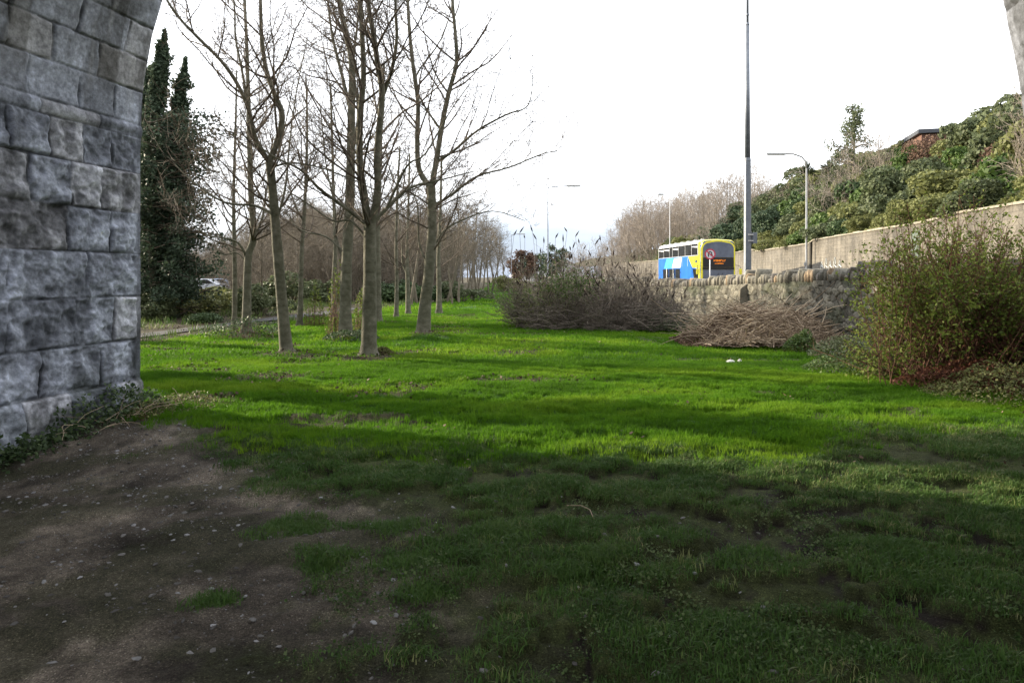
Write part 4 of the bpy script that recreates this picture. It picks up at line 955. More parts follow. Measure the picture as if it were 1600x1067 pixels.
# ivy and scrub carpet on the bank
def bank_cover():
    g = np.random.default_rng(8); n = 90000; yv = 17 + 105 * g.random(n) ** 1.4; d = .3 + 17 * g.random(n) ** 1.3
    ygrid = np.linspace(15, 125, 221); dg = np.linspace(.3, 18, 60); T = np.array([[hillz(a, max(b, .48)) for b in dg] for a in ygrid])
    yi = (yv - 15) / 110 * 220; di = (d - .3) / 17.7 * 59; a = yi.astype(int); b = di.astype(int)
    z = T[a, b] + .02; x = np.interp(yv, [p for p, _ in WALL2], [q_ for _, q_ in WALL2]) + d
    edge = d < 1.0; z = z + (.25 + .75 * g.random(n)) * 1.1 * np.clip(fbm(x * .6, yv * .6, 5, 3) - .25, 0, 1) * np.clip(d, 0, 1.5) - edge * g.random(n) * .22
    cen = np.stack([x, yv, z], -1); o = leaves('bank_ground_cover', cen, g.uniform(.10, .24, n) * (1 + yv / 110), M_olive, None, .2, .75, 9, np.tile([-.5, -.3, .9], (n, 1)), np.clip(fbm(x * .4, yv * .4, 6, 3) * .7 + g.random(n) * .4, 0, 1))
    tag(o, kind='stuff')
bank_cover()

# ------------------------------------------------------------------ dark ivy-clad tree by the pier
def ivy_tree():
    Y = 27.5; r = random.Random(91); g = np.random.default_rng(91)
    b = P(246, 505, Y); root = empty('ivy_clad_tree', (b[0], b[1], 0), 'dark ivy-smothered tree with two spires beside the stone pier', 'tree')
    tk = Tubes(); tw = Tubes()
    L_ = lambda px, py, dy=0: tuple(np.array(P(px, py, Y + dy)) - np.array([b[0], b[1], 0]))
    A = [L_(250, 520), L_(240, 430), L_(236, 330), L_(240, 230), L_(246, 150), L_(252, 95), L_(257, 55)]
    B = [L_(256, 520, 1), L_(262, 400, 1), L_(266, 300, 1), L_(274, 220, 1), L_(281, 160, 1), L_(290, 98, 1)]
    D_ = [L_(240, 520, 1), L_(234, 400, 1), L_(228, 300, 1), L_(226, 220, 1), L_(229, 160, 1), L_(233, 112, 1)]
    for q in (A, B, D_): tk.add(q, .22, .03, 8)
    pts = []; tint = []
    for q, wd, nn in ((A, 1.05, 13000), (B, 1.0, 13000), (D_, 1.2, 10000)):
        f = g.random(nn) ** .85
        for k in range(nn):
            a_ = g.uniform(0, 6.28); p, t = along(q, min(.999, f[k])); clump = .55 + .75 * float(abs(math.sin(f[k] * 23 + wd * 9))) * (.6 + .4 * math.sin(f[k] * 57))
            w_ = wd * (1.5 - 1.42 * f[k] ** .75) * clump * (1 + .5 * float(vnoise(np.array(f[k] * 30), np.array(a_ * 1.3), 9) - .5)); rr = w_ * math.sqrt(g.random()); a = a_
            pts.append((p[0] + math.cos(a) * rr, p[1] + math.sin(a) * rr, p[2] + g.normal() * .12)); tint.append(g.random())
    for q in (A, B, D_):
        for _ in range(62):
            p, t = along(q, r.uniform(.2, .86)); a = r.uniform(0, 6.28); cp = curved(p, (math.cos(a) * .8, math.sin(a) * .8, r.uniform(.5, 1.3)), r.uniform(.7, 1.6) * (1.15 - .95 * (p[2] / 11.5)), 5, r, .15, .05); tw.add(cp, .014, .005, 3)
            for _k in range(75):
                pp, tt = along(cp, r.uniform(.1, .999)); pts.append((pp[0] + r.gauss(0, .07), pp[1] + r.gauss(0, .07), pp[2] + r.gauss(0, .07))); tint.append(r.random())
    # heavy drooping evergreen skirts on the lower half
    for _ in range(125):
        st = L_(r.uniform(225, 272), r.uniform(190, 470), r.uniform(-1, 2)); ln = r.uniform(.9, 2.7)
        a = r.uniform(-1.9, 1.2); cp = curved(st, (math.cos(a), math.sin(a), r.uniform(-.1, .45)), ln, 7, r, .12, -.06); tw.add(cp, .035, .008, 4)
        for _k in range(190):
            p, t = along(cp, r.uniform(.15, .999)); pts.append((p[0] + r.gauss(0, .14), p[1] + r.gauss(0, .14), p[2] + r.gauss(0, .12) - abs(r.gauss(0, .16)))); tint.append(r.random() * .6)
    # bare grey-barked sprays towards the right
    for _ in range(26):
        st = L_(r.uniform(240, 270), r.uniform(240, 500), r.uniform(-.5, 1)); cp = curved(st, (r.uniform(.6, 1.2), r.uniform(-.5, .5), r.uniform(-.2, .7)), r.uniform(1.2, 2.8), 8, r, .14, .03)
        tw.add(cp, .022, .006, 4); ramify(tw, cp, .02, .006, 2, r, (0, 0, .3, .2), (0, 0, 1.0, .4), .006, .2)
    cp = [L_(248, 497), L_(262, 478), L_(290, 468), (L_(318, 455)), L_(345, 445)]; tw.add(cp, .07, .012, 6); ramify(tw, cp, .05, .01, 2, r, (0, 0, .2, .2), (0, 0, 1.2, .4), .006, .2)
    cp = [L_(250, 492), L_(265, 493), L_(282, 490), L_(296, 478)]; tw.add(cp, .045, .01, 6)
    tk.build('trunk', M_bark, root); tw.build('branches', M_twig, root); pts = np.array(pts)
    leaves('ivy_foliage', pts, g.uniform(.08, .18, len(pts)), M_ivygrey, root, -.1, .65, 3, None, np.array(tint))
ivy_tree()
# evergreens hidden behind the pier to the left: they throw the long bands of shade over the lawn
for i, (x, y, h, wd) in enumerate([(-15.2, 16.0, 9.5, 1.5), (-20.5, 23.0, 8.5, .9)]):
    cards_tree('evergreen_tree', ['broad dark evergreen behind the stone pier, nearest the viaduct', 'second dark evergreen standing further behind the stone pier'][i], x, y, 0, h, wd, M_ever, 800 + i, n=6500, leaf=.30, lobes=26)

# low shrubs of the wood edge
for i, (px_, py_, yv, kd, sx, sz, lb) in enumerate([
    (245, 505, 26, 'dull', 1.2, .9, 'grey-green low bush at the foot of the ivy-clad tree'),
    (300, 500, 30, 'olive', 1.7, 1.05, 'olive bush left of the ivy-footed tree beyond the path'),
    (345, 492, 33, 'olive', 1.9, 1.15, 'widest olive bush beyond the path, below the parked cars'),
    (410, 500, 29, 'dull', 1.2, 1.1, 'grey-green bush just right of the ivy-footed tree'),
    (318, 508, 25, 'ivy', .8, .5, 'dark low ivy clump on the path edge'),
    (450, 485, 38, 'dull', 1.8, 1.5, 'grey-green bush beyond the leaning trunk'),
    (500, 482, 40, 'dull', 1.6, 1.2, 'low grey-green bush left of the straight tree, wood edge'),
    (660, 468, 50, 'ivy', 2.2, 1.6, 'dark green undergrowth seen left of the mound tree trunk'),
    (600, 472, 46, 'ivy', 2.2, 1.7, 'dark green undergrowth right of the thickest trunk'),
    (722, 470, 52, 'dull', 2.0, 1.3, 'grey-green scrub on the left edge of the far lawn'),
    (560, 470, 48, 'dull', 2.0, 1.6, 'grey-green undergrowth between the straight and thickest trunks'),
    (788, 448, 78, 'olive', 1.9, 1.7, 'round olive bush at the end of the far lawn')]):
    X_ = (px_ - 800) / F * yv; place_shrub(kd, X_, yv, float(H(X_, yv)) - .1, sx, sz, lb, None, i % 2)

# far view between the trees: dark evergreens, houses
for i, (px_, yv, tp, wd, m_, lb) in enumerate([(870, 170, 381, 4.2, M_ever, 'dark far evergreen behind the tall lamp column'), (838, 180, 396, 4.5, M_ever, 'low dark far evergreen left of the tall lamp column'), (815, 150, 388, 3.6, M_dead, 'reddish far tree just right of the distant lamp')]):
    X_ = (px_ - 800) / F * yv; cards_tree('far_tree', lb, X_, yv, 0, (HOR - tp) * yv / F + EYE, wd, m_, 900 + i, n=3200, leaf=.5, lobes=22)
for i, (px_, yv, tp) in enumerate([(905, 120, 382), (925, 112, 384), (945, 118, 372), (892, 140, 392), (960, 96, 380), (978, 90, 372), (935, 92, 392), (915, 96, 396)]):
    X_ = (px_ - 800) / F * yv; place_tree(PB[i % 4], X_, yv, 0, ((HOR - tp) * yv / F + EYE) / 5.7, 'tan bare scrub tree in the far gap beyond the road bend', 'tan bare scrub trees in the far gap')
def house(px_, yv, wid, dep, eave, ridge, label, rz=0):
    X_ = (px_ - 800) / F * yv; root = empty('house', (X_, yv, 0), label, 'house', rz=rz); mw = flat('house_render', (.55, .55, .55), .8); mr = flat('house_slate', (.10, .10, .12), .7)
    g = Geo(); w2 = wid / 2; g.prism([(-w2, 0, 0), (w2, 0, 0), (w2, 0, eave), (0, 0, ridge - .15), (-w2, 0, eave)], (0, dep, 0)); g.build('wall', mw, root)
    g = Geo()
    for s in (-1, 1): g.hexa([(s * (w2 + .3), -.3, eave - .25), (0, -.3, ridge - .1), (0, dep + .3, ridge - .1), (s * (w2 + .3), dep + .3, eave - .25), (s * (w2 + .3), -.3, eave - .05), (0, -.3, ridge + .12), (0, dep + .3, ridge + .12), (s * (w2 + .3), dep + .3, eave - .05)])
    rf = g.build('roof', mr, root); c = Geo(); c.box(-.5, dep * .7, ridge - .6, .5, dep * .7 + .7, ridge + 1.0); c.build('chimney', mw, rf)
    for xx in (-w2 * .5, w2 * .5):
        g = Geo(); g.box(xx - .55, -.06, eave - 1.6, xx + .55, .05, eave - .4); fr = g.build('window', flat('sash', (.3, .3, .3), .5), root); g = Geo(); g.box(xx - .45, -.08, eave - 1.5, xx + .45, -.065, eave - .5); g.build('pane', flat('pane_dark', (.03, .03, .04), .2), fr)
house(885, 185, 6.5, 9, 4.2, 6.0, 'small far grey-white gabled house beyond the bush')
house(833, 200, 9, 8, 3.4, 5.2, 'low far house left of the tall lamp column', R(12))

# ------------------------------------------------------------------ lamps and pole
M_galv = surf_mat('galvanised_steel', [(.3, (.115, .13, .155)), (.7, (.19, .21, .24))], scale=5, rough=.55, metal=.35, spec=.5)
M_palegalv = surf_mat('pale_steel', [(.3, (.42, .42, .42)), (.7, (.56, .56, .55))], scale=5, rough=.5, metal=.2)
M_midsteel = surf_mat('mid_steel', [(.3, (.24, .24, .24)), (.7, (.34, .34, .33))], scale=5, rough=.5, metal=.2)
def tall_pole():
    Y = 24.2; X_ = (1168 - 800) / F * Y; root = empty('mast', (X_, Y, .19), 'tall grey tapering steel mast behind the rubble wall', 'mast')
    g = Geo(); g.tube([(0, 0, 0), (0, 0, 1.2), (0, 0, 5.4)], [.155, .135, .115], 8); g.build('lower_section', M_galv, root, bevel=.004)
    g = Geo(); g.tube([(0, 0, 5.4), (0, 0, 10)], [.095, .062], 14); g.build('middle_section', M_galv, root, smooth=True)
    g = Geo(); g.tube([(0, 0, 5.36), (0, 0, 5.46)], [.118, .102], 14); g.tube([(0, 0, 9.98), (0, 0, 10.05)], [.072, .06], 14); g.tube([(0, 0, 10.3), (0, 0, 10.36)], [.058, .058], 12); g.build('joint_collar', M_galv, root)
    g = Geo(); g.tube([(0, 0, 10), (0, 0, 14)], [.045, .035], 12); g.build('upper_section', M_galv, root, smooth=True)
    g = Geo(); g.box(.14, -.1, 2.55, .30, .12, 2.92); bx = g.build('control_box', M_galv, root, bevel=.01)
    g = Geo(); g.box(-.02, -.135, 2.62, .16, -.105, 2.66); g.box(-.02, -.135, 2.83, .16, -.105, 2.87); g.build('strap', M_palegalv, root)
    g = Geo()
    for z in (2.95, 2.6, 2.3): g.tube([(-.13, -.02, z), (.13, -.02, z)], .142 * 0 + .012, 6)
    g.build('bolt', M_palegalv, root)
tall_pole()
def lamp(px_, topy, Y, label, side=1, arm=3.2, curved_arm=False, r0=.09, head=1.4, basez=.3, group='street lamps along the road', mat=M_palegalv):
    X_ = (px_ - 800) / F * Y; zt = (HOR - topy) * Y / F + EYE - basez; root = empty('street_lamp', (X_, Y, basez), label, 'street lamp', group)
    g = Geo(); g.tube([(0, 0, 0), (0, 0, 1.3), (0, 0, 1.32), (0, 0, zt - (.9 if curved_arm else 0))], [r0 * 1.25, r0 * 1.25, r0 * .85, r0 * .55], 12); g.build('column', mat, root, smooth=True)
    a = Geo()
    if curved_arm:
        pts = [(0, 0, zt - .9), (side * .05, 0, zt - .45), (side * .3, 0, zt - .12), (side * .7, 0, zt + .03), (side * arm * .6, 0, zt + .10), (side * arm, 0, zt + .12)]
    else: pts = [(0, 0, zt - .1), (side * .15, 0, zt), (side * arm * .5, 0, zt + .08), (side * arm, 0, zt + .16)]
    a.tube(pts, r0 * (.62 if curved_arm else .5), 8); a.build('arm', mat, root, smooth=True)
    zz = pts[-1][2]; h = Geo(); x0 = side * (arm - .15); x1 = side * (arm + head)
    h.hexa([(min(x0, x1), -.09, zz - .09), (max(x0, x1), -.09, zz - .09), (max(x0, x1), .09, zz - .09), (min(x0, x1), .09, zz - .09), (min(x0, x1) + .05, -.06, zz + .07), (max(x0, x1) - .1, -.06, zz + .07), (max(x0, x1) - .1, .06, zz + .07), (min(x0, x1) + .05, .06, zz + .07)])
    hd = h.build('lamp_head', flat('lamp_housing', (.26, .26, .25), .5), root, bevel=.02)
    d = Geo(); d.box(min(x0, x1) + .15, -.07, zz - .12, max(x0, x1) - .12, .07, zz - .095); d.build('lens', flat('lamp_lens', (.45, .43, .36), .3), hd)
    if curved_arm:
        b = Geo(); b.box(-.13, -.1, 2.1, -.09 + .02, .1, 2.3); b.build('door', mat, root)
lamp(856, 293, 66, 'grey street lamp with a straight right-pointing arm above the brown thicket', 1, 1.9, head=1.2, r0=.085, mat=M_galv)
lamp(799, 367, 141, 'farthest small street lamp at the end of the lawn', 1, 1.3, head=1.5, r0=.09, mat=M_galv)
lamp(1260, 243, 49.3, 'pale street lamp with a curved arm before the retaining wall', -1, 1.55, True, head=1.25, r0=.095, mat=M_midsteel)
lamp(1046.5, 306, 77, 'thin pale lamp column behind the bus', -1, .8, head=.5, r0=.055)

# no U-turn sign
def road_sign():
    Y = 44; X_ = (1109.3 - 800) / F * Y; root = empty('road_sign', (X_, Y, .19), 'round red-ringed no U-turn sign on a pale post before the bus', 'road sign'); root.rotation_euler = (0, 0, R(-8))
    g = Geo(); g.tube([(0, 0, 0), (0, 0, 3.1)], .035, 10); g.build('post', flat('post_white', (.62, .62, .64), .45), root, smooth=True)
    cz = 2.83
    def disc(r, y, th, name, mat): d = Geo(); d.prism([(r * math.cos(2 * math.pi * i / 40), y, cz + r * math.sin(2 * math.pi * i / 40)) for i in range(40)], (0, th, 0)); return d.build(name, mat, root)
    disc(.315, -.06, .02, 'sign_plate', flat('sign_grey', (.5, .5, .52), .4))
    red = flat('sign_red', (.42, .02, .045), .4); blk = flat('sign_black', (.012, .012, .014), .5)
    rg = Geo(); n = 40
    for i in range(n):
        a, b = 2 * math.pi * i / n, 2 * math.pi * (i + 1) / n
        q = [(r * math.cos(t), -.068, cz + r * math.sin(t)) for r, t in ((.325, a), (.325, b), (.255, b), (.255, a))]; rg.prism(q, (0, .007, 0))
    c, s = math.cos(R(-42)), math.sin(R(-42)); rg.prism([(u * c - v * s, -.079, cz + u * s + v * c) for u, v in ((-.26, -.03), (.26, -.03), (.26, .03), (-.26, .03))], (0, .006, 0)); rg.build('red_ring', red, root)
    ar = Geo(); m = 14
    for i in range(m):
        a, b = math.pi * i / m, math.pi * (i + 1) / m; ar.prism([(r * math.cos(t), -.072, cz + .045 + r * math.sin(t)) for r, t in ((.13, a), (.13, b), (.07, b), (.07, a))], (0, .005, 0))
    ar.prism([(-.13, -.072, cz + .045), (-.07, -.072, cz + .045), (-.07, -.072, cz - .17), (-.13, -.072, cz - .17)], (0, .005, 0)); ar.prism([(.07, -.072, cz + .045), (.13, -.072, cz + .045), (.13, -.072, cz - .03), (.07, -.072, cz - .03)], (0, .005, 0))
    ar.prism([(.03, -.072, cz - .03), (.17, -.072, cz - .03), (.10, -.072, cz - .15)], (0, .005, 0)); ar.build('arrow', blk, root)
road_sign()

# ------------------------------------------------------------------ double-decker bus
def bus():
    root = empty('double_decker_bus', (13.3, 50, .19), 'blue and yellow double-decker bus facing the camera behind the rubble wall', 'bus', rz=math.atan2(.8, 11) * 1.0)
    # local: x = width (0 near side .. 2.5), y = rearwards 0..11, z up
    blue = surf_mat('bus_blue', [(.3, (.018, .13, .50)), (.7, (.025, .17, .60))], scale=2, rough=.3, coat=.5); yel = flat('bus_yellow', (.72, .64, .05), .3, coat=.5); whi = flat('bus_white', (.72, .74, .76), .35, coat=.4)
    tur = flat('bus_turquoise', (.08, .55, .58), .3, coat=.4); gl = surf_mat('bus_glass', [(.3, (.012, .014, .018)), (.7, (.035, .04, .045))], scale=1.5, rough=.08, spec=.8); blk = flat('bus_black', (.015, .016, .02), .35)
    bgl = surf_mat('bus_windscreen', [(.3, (.07, .085, .125)), (.7, (.14, .165, .215))], scale=1.2, rough=.2, spec=.6); amb = None
    W_, LN, HT = 2.5, 11.0, 4.06
    b = Geo(); rc = .22
    prof = [(0, .3), (0, HT - .34), (.06, HT - .14), (.2, HT - .03), (.5, HT + .0), (1.25, HT + .04), (2.0, HT), (2.3, HT - .03), (2.44, HT - .14), (2.5, HT - .34), (2.5, .3)]
    def ring(y, ins, drop): return [((x - 1.25) * (1 - ins / 1.25) + 1.25, y, z if z < 1 else z - drop) for x, z in prof]
    secs = [ring(.10, .10, .10), ring(.22, .03, .04), ring(.5, 0, 0), ring(10.7, 0, 0), ring(10.95, .05, .06), ring(11.0, .12, .14)]
    base = len(b.v)
    for s in secs: b.v += s
    k = len(prof)
    for j in range(len(secs) - 1):
        for i in range(k):
            i2 = (i + 1) % k; b.f.append((base + j * k + i, base + j * k + i2, base + (j + 1) * k + i2, base + (j + 1) * k + i))
    b.f.append(tuple(range(base, base + k))); b.f.append(tuple(range(base + (len(secs) - 1) * k, base + len(secs) * k)))
    b.build('body', blue, root)
    def plate(name, pts, mat, side=0, out=.012, th=.02, parent=root):        # pts in (y, z) on a side
        x = -out if side == 0 else W_ + out; g = Geo(); g.prism([(x, y, z) for y, z in pts], ((th if side == 0 else -th), 0, 0)); return g.build(name, mat, parent)
    zt, zw0, zw1, zb = HT - .10, 2.99, 3.80, 2.12
    for sd in (0, 1):
        
        plate('livery_panel', [(.45, 3.84), (.62, 3.84), (.62, 2.95), (2.9, 2.93), (1.9, 2.1), (.6, 2.05), (.55, .5), (.3, .5), (.28, 3.9), (.45, 3.9)], yel, sd, .004)
        plate('livery_panel', [(8.35, 2.88), (6.45, 2.88), (7.1, 2.12), (9.06, 2.12)], tur, sd, .008)
        plate('livery_panel', [(6.3, 2.88), (4.35, 2.88), (4.75, 2.12), (6.95, 2.12)], whi, sd, .008)
        fr = plate('window_surround', [(.62, 2.96), (10.72, 2.96), (10.72, 3.83), (.62, 3.83)], whi if sd == 0 else whi, sd, .016, .01)
        d = [10.66, 9.14, 7.57, 6.7, 5.2, 3.53, 2.05, .69]
        for i in range(7):
            y1, y0 = d[i] - .028, d[i + 1] + .028; wn = plate('window', [(y0, zw0), (y1, zw0), (y1, zw1), (y0, zw1)], gl, sd, .022, .02)
            if i in (0, 1, 3, 6): plate('vent_bar', [(y0, 3.5), (y1, 3.6), (y1, 3.63), (y0, 3.63)], whi, sd, .03, .01, wn)
        d = [9.45, 8.35, 7.75, 6.55, 6.1, 4.75]
        for i in range(0, 5):
            y1, y0 = d[i] - .07, d[i + 1] + .07; plate('window', [(y0, 1.15), (y1, 1.15), (y1, 2.05), (y0, 2.05)], gl, sd, .014, .02)
        for i in (3, 1):
            plate('window_pillar', [(d[i] - .06, 1.15), (d[i] + .06, 1.15), (d[i] + .06, 2.1), (d[i] - .06, 2.1)], whi, sd, .018, .02)
        plate('cab_window', [(.62, 1.1), (1.5, 1.1), (1.75, 2.0), (.62, 2.0)], gl, sd, .014, .02)
        plate('panel_outline', [(4.3, 2.86), (4.33, 2.86), (4.33, 2.2), (4.3, 2.2)], whi, sd, .012, .02)
        plate('panel_outline', [(2.95, 2.86), (2.98, 2.86), (2.98, 2.2), (2.95, 2.2)], whi, sd, .012, .02)
        plate('door_seam', [(2.0, .5), (2.02, .5), (2.02, 2.1), (2.0, 2.1)], blk, sd, .008, .02)
        sx = -.02 if sd == 0 else W_ + .02
        g = Geo(); g.tube([(sx, .92, 2.52), (sx, .94, 2.52)], .1, 12); g.build('badge', blue, root)
    # front
    def fpl(name, pts, mat, out=.0, th=.05, parent=root): g = Geo(); g.prism([(x, .10 - out - .0, z) for x, z in pts], (0, th, 0)); return g.build(name, mat, parent)
    def rounded(x0, x1, z0, z1, r, n=8, arch=.0):
        p = [(x0, z0), (x1, z0)]
        for i in range(n + 1): a = math.pi / 2 * i / n; p.append((x1 - r + r * math.cos(a), z1 - r + r * math.sin(a)))
        for i in range(1, 6): t = i / 6; p.append((x1 - r + (x0 + r - x1 + r) * t, z1 + arch * math.sin(math.pi * t)))
        for i in range(n + 1): a = math.pi / 2 + math.pi / 2 * i / n; p.append((x0 + r + r * math.cos(a), z1 - r + r * math.sin(a)))
        return p
    fpl('front_surround', rounded(.02, 2.48, .45, 3.93, .55, arch=.10), yel, .03, .1)
    fpl('front_windscreen', rounded(.15, 2.38, 2.8, 3.82, .45, arch=.09), bgl, .045, .03)
    fpl('destination_panel', [(.15, 2.10), (2.38, 2.10), (2.38, 2.79), (.15, 2.79)], blk, .05, .03)
    fpl('visor_band', [(.13, 1.94), (2.40, 1.94), (2.40, 2.09), (.13, 2.09)], blk, .07, .06)
    fpl('front_windscreen', [(.17, .95), (2.36, .95), (2.38, 1.93), (.15, 1.93)], bgl, .045, .03)
    fpl('bumper', [(.05, .32), (2.45, .32), (2.45, .6), (.05, .6)], blk, .08, .1)
    fpl('front_panel', [(.08, .6), (2.42, .6), (2.42, .94), (.08, .94)], blue, .05, .06)
    for x in (.25, 2.0): fpl('headlight', [(x, .66), (x + .25, .66), (x + .25, .84), (x, .84)], whi, .07, .03)
    for x in (.95, 1.25): fpl('wiper', [(x, 1.0), (x + .03, 1.0), (x + .35, 1.7), (x + .32, 1.7)], blk, .062, .01)
    m, Nn, Ll = new_mat('amber_led'); o = Nn.new('ShaderNodeOutputMaterial'); e = Nn.new('ShaderNodeEmission'); e.inputs[0].default_value = (1, .28, .03, 1); e.inputs[1].default_value = .5; Ll.new(e.outputs[0], o.inputs[0])
    g = Geo(); r = random.Random(2); x = .92
    while x < 1.78:                                    # upper row of lit characters, too small to read
        w_ = r.uniform(.05, .09)
        g.box(x, .036, 2.50, x + w_ * .35, .045, 2.64); g.box(x + w_ * .35, .036, 2.50 if r.random() < .5 else 2.6, x + w_, .045, 2.54 if r.random() < .5 else 2.64); x += w_ + .028
    x = 1.0
    while x < 1.62:
        w_ = r.uniform(.04, .07); g.box(x, .036, 2.33, x + w_, .045, 2.33 + r.uniform(.04, .08)); x += w_ + .025
    g.build('destination_display', m, root)
    for sx, s in ((-.05, -1), (W_ + .05, 1)):
        g = Geo(); g.tube([(sx, .2, 2.25), (sx + s * .22, -.05, 2.2), (sx + s * .25, -.1, 2.0)], .02, 6); mi = g.build('mirror', blk, root)
        g = Geo(); g.box(sx + s * .25 - .09, -.16, 1.6, sx + s * .25 + .09, -.06, 2.0); g.build('mirror_head', yel, mi, bevel=.02)
    for y in (2.35, 8.3):
        for x0, x1 in ((-.02, .28), (2.22, 2.52)):
            g = Geo(); g.tube([(x0, y, .48), (x1, y, .48)], .48, 24); wh = g.build('wheel', flat('tyre', (.02, .02, .02), .8), root, bevel=.02)
            xr = x0 - .012 if x0 < 1 else x1 + .012; g = Geo(); g.tube([(xr, y, .48), (xr + (.03 if x0 < 1 else -.03), y, .48)], .28, 18); g.build('rim', flat('hub', (.45, .45, .46), .4, metal=.5), wh)
    for y in np.linspace(.8, 10.2, 7): g = Geo(); g.box(.30, y, HT - .01, .50, y + .14, HT + .07); g.build('roof_vent', whi, root)
    g = Geo(); rp = [(-.012, HT - .33), (.05, HT - .12), (.2, HT - .01), (.5, HT + .02), (1.25, HT + .06), (2.0, HT + .02), (2.3, HT - .01), (2.45, HT - .12), (2.512, HT - .33)]
    for (xa, za), (xb, zb_) in zip(rp[:-1], rp[1:]): g.poly([(xa, .75, za), (xb, .75, zb_), (xb, 10.7, zb_), (xa, 10.7, za)])
    g.build('roof', whi, root)
    g = Geo()
    for (xa, za), (xb, zb_) in zip(rp[:-1], rp[1:]): g.poly([(1.25 + (xa - 1.25) * .97, .20, za - .03), (1.25 + (xb - 1.25) * .97, .20, zb_ - .03), (xb, .75, zb_ + .004), (xa, .75, za + .004)]); g.poly([(1.25 + (xa - 1.25) * .93, .06, za - .10), (1.25 + (xb - 1.25) * .93, .06, zb_ - .10), (1.25 + (xb - 1.25) * .97, .20, zb_ - .03), (1.25 + (xa - 1.25) * .97, .20, za - .03)])
    g.build('front_cap', yel, root)
bus()

# cars glimpsed through the trees on the left
def car(px_, yv, label, colr, rz):
    X_ = (px_ - 800) / F * yv; root = empty('parked_car', (X_, yv, 0.0), label, 'car', 'cars beyond the wood', rz=rz)
    pm = flat('car_paint_' + ('silver' if colr[0] > .4 else 'blue'), colr, .25, metal=.4, coat=.6); dk = bpy.data.materials['bus_glass']
    prof = [(-2.1, .45), (-2.15, .75), (-2.0, .95), (-1.55, 1.02), (-.95, 1.42), (.55, 1.47), (1.25, 1.08), (2.0, .92), (2.15, .6), (2.1, .35), (-2.05, .35)]
    g = Geo(); g.prism([(x, -.85, z) for x, z in prof], (0, 1.7, 0)); g.build('body', pm, root, bevel=.05)
    for s in (-1, 1):
        w_ = Geo(); yv_ = s * .856; w_.prism([(x, yv_, z) for x, z in [(-1.35, 1.05), (-.9, 1.36), (-.2, 1.39), (-.2, 1.05)]], (0, s * .008, 0)); w_.build('window', dk, root)
        w_ = Geo(); w_.prism([(x, yv_, z) for x, z in [(-.1, 1.05), (-.1, 1.39), (.5, 1.4), (1.05, 1.05)]], (0, s * .008, 0)); w_.build('window', dk, root)
        for xw in (-1.3, 1.3):
            w_ = Geo(); w_.tube([(xw, s * .70, .32), (xw, s * .87, .32)], .32, 18); wh = w_.build('wheel', bpy.data.materials['tyre'], root); q_ = Geo(); q_.tube([(xw, s * .872, .32), (xw, s * .885, .32)], .2, 14); q_.build('rim', bpy.data.materials['hub'], wh)
    for s in (-1, 1): h = Geo(); h.box(2.1, s * .6 - .15, .62, 2.17, s * .6 + .15, .75); h.build('headlight', bpy.data.materials['bus_white'], root)
    return root
for a in ((318, 60, 'silver parked car glimpsed between the ivy-clad tree and the wood', (.55, .58, .64), R(8)), (343, 66, 'pale blue parked car glimpsed just beyond the silver one', (.34, .42, .58), R(4))):
    car(*a)

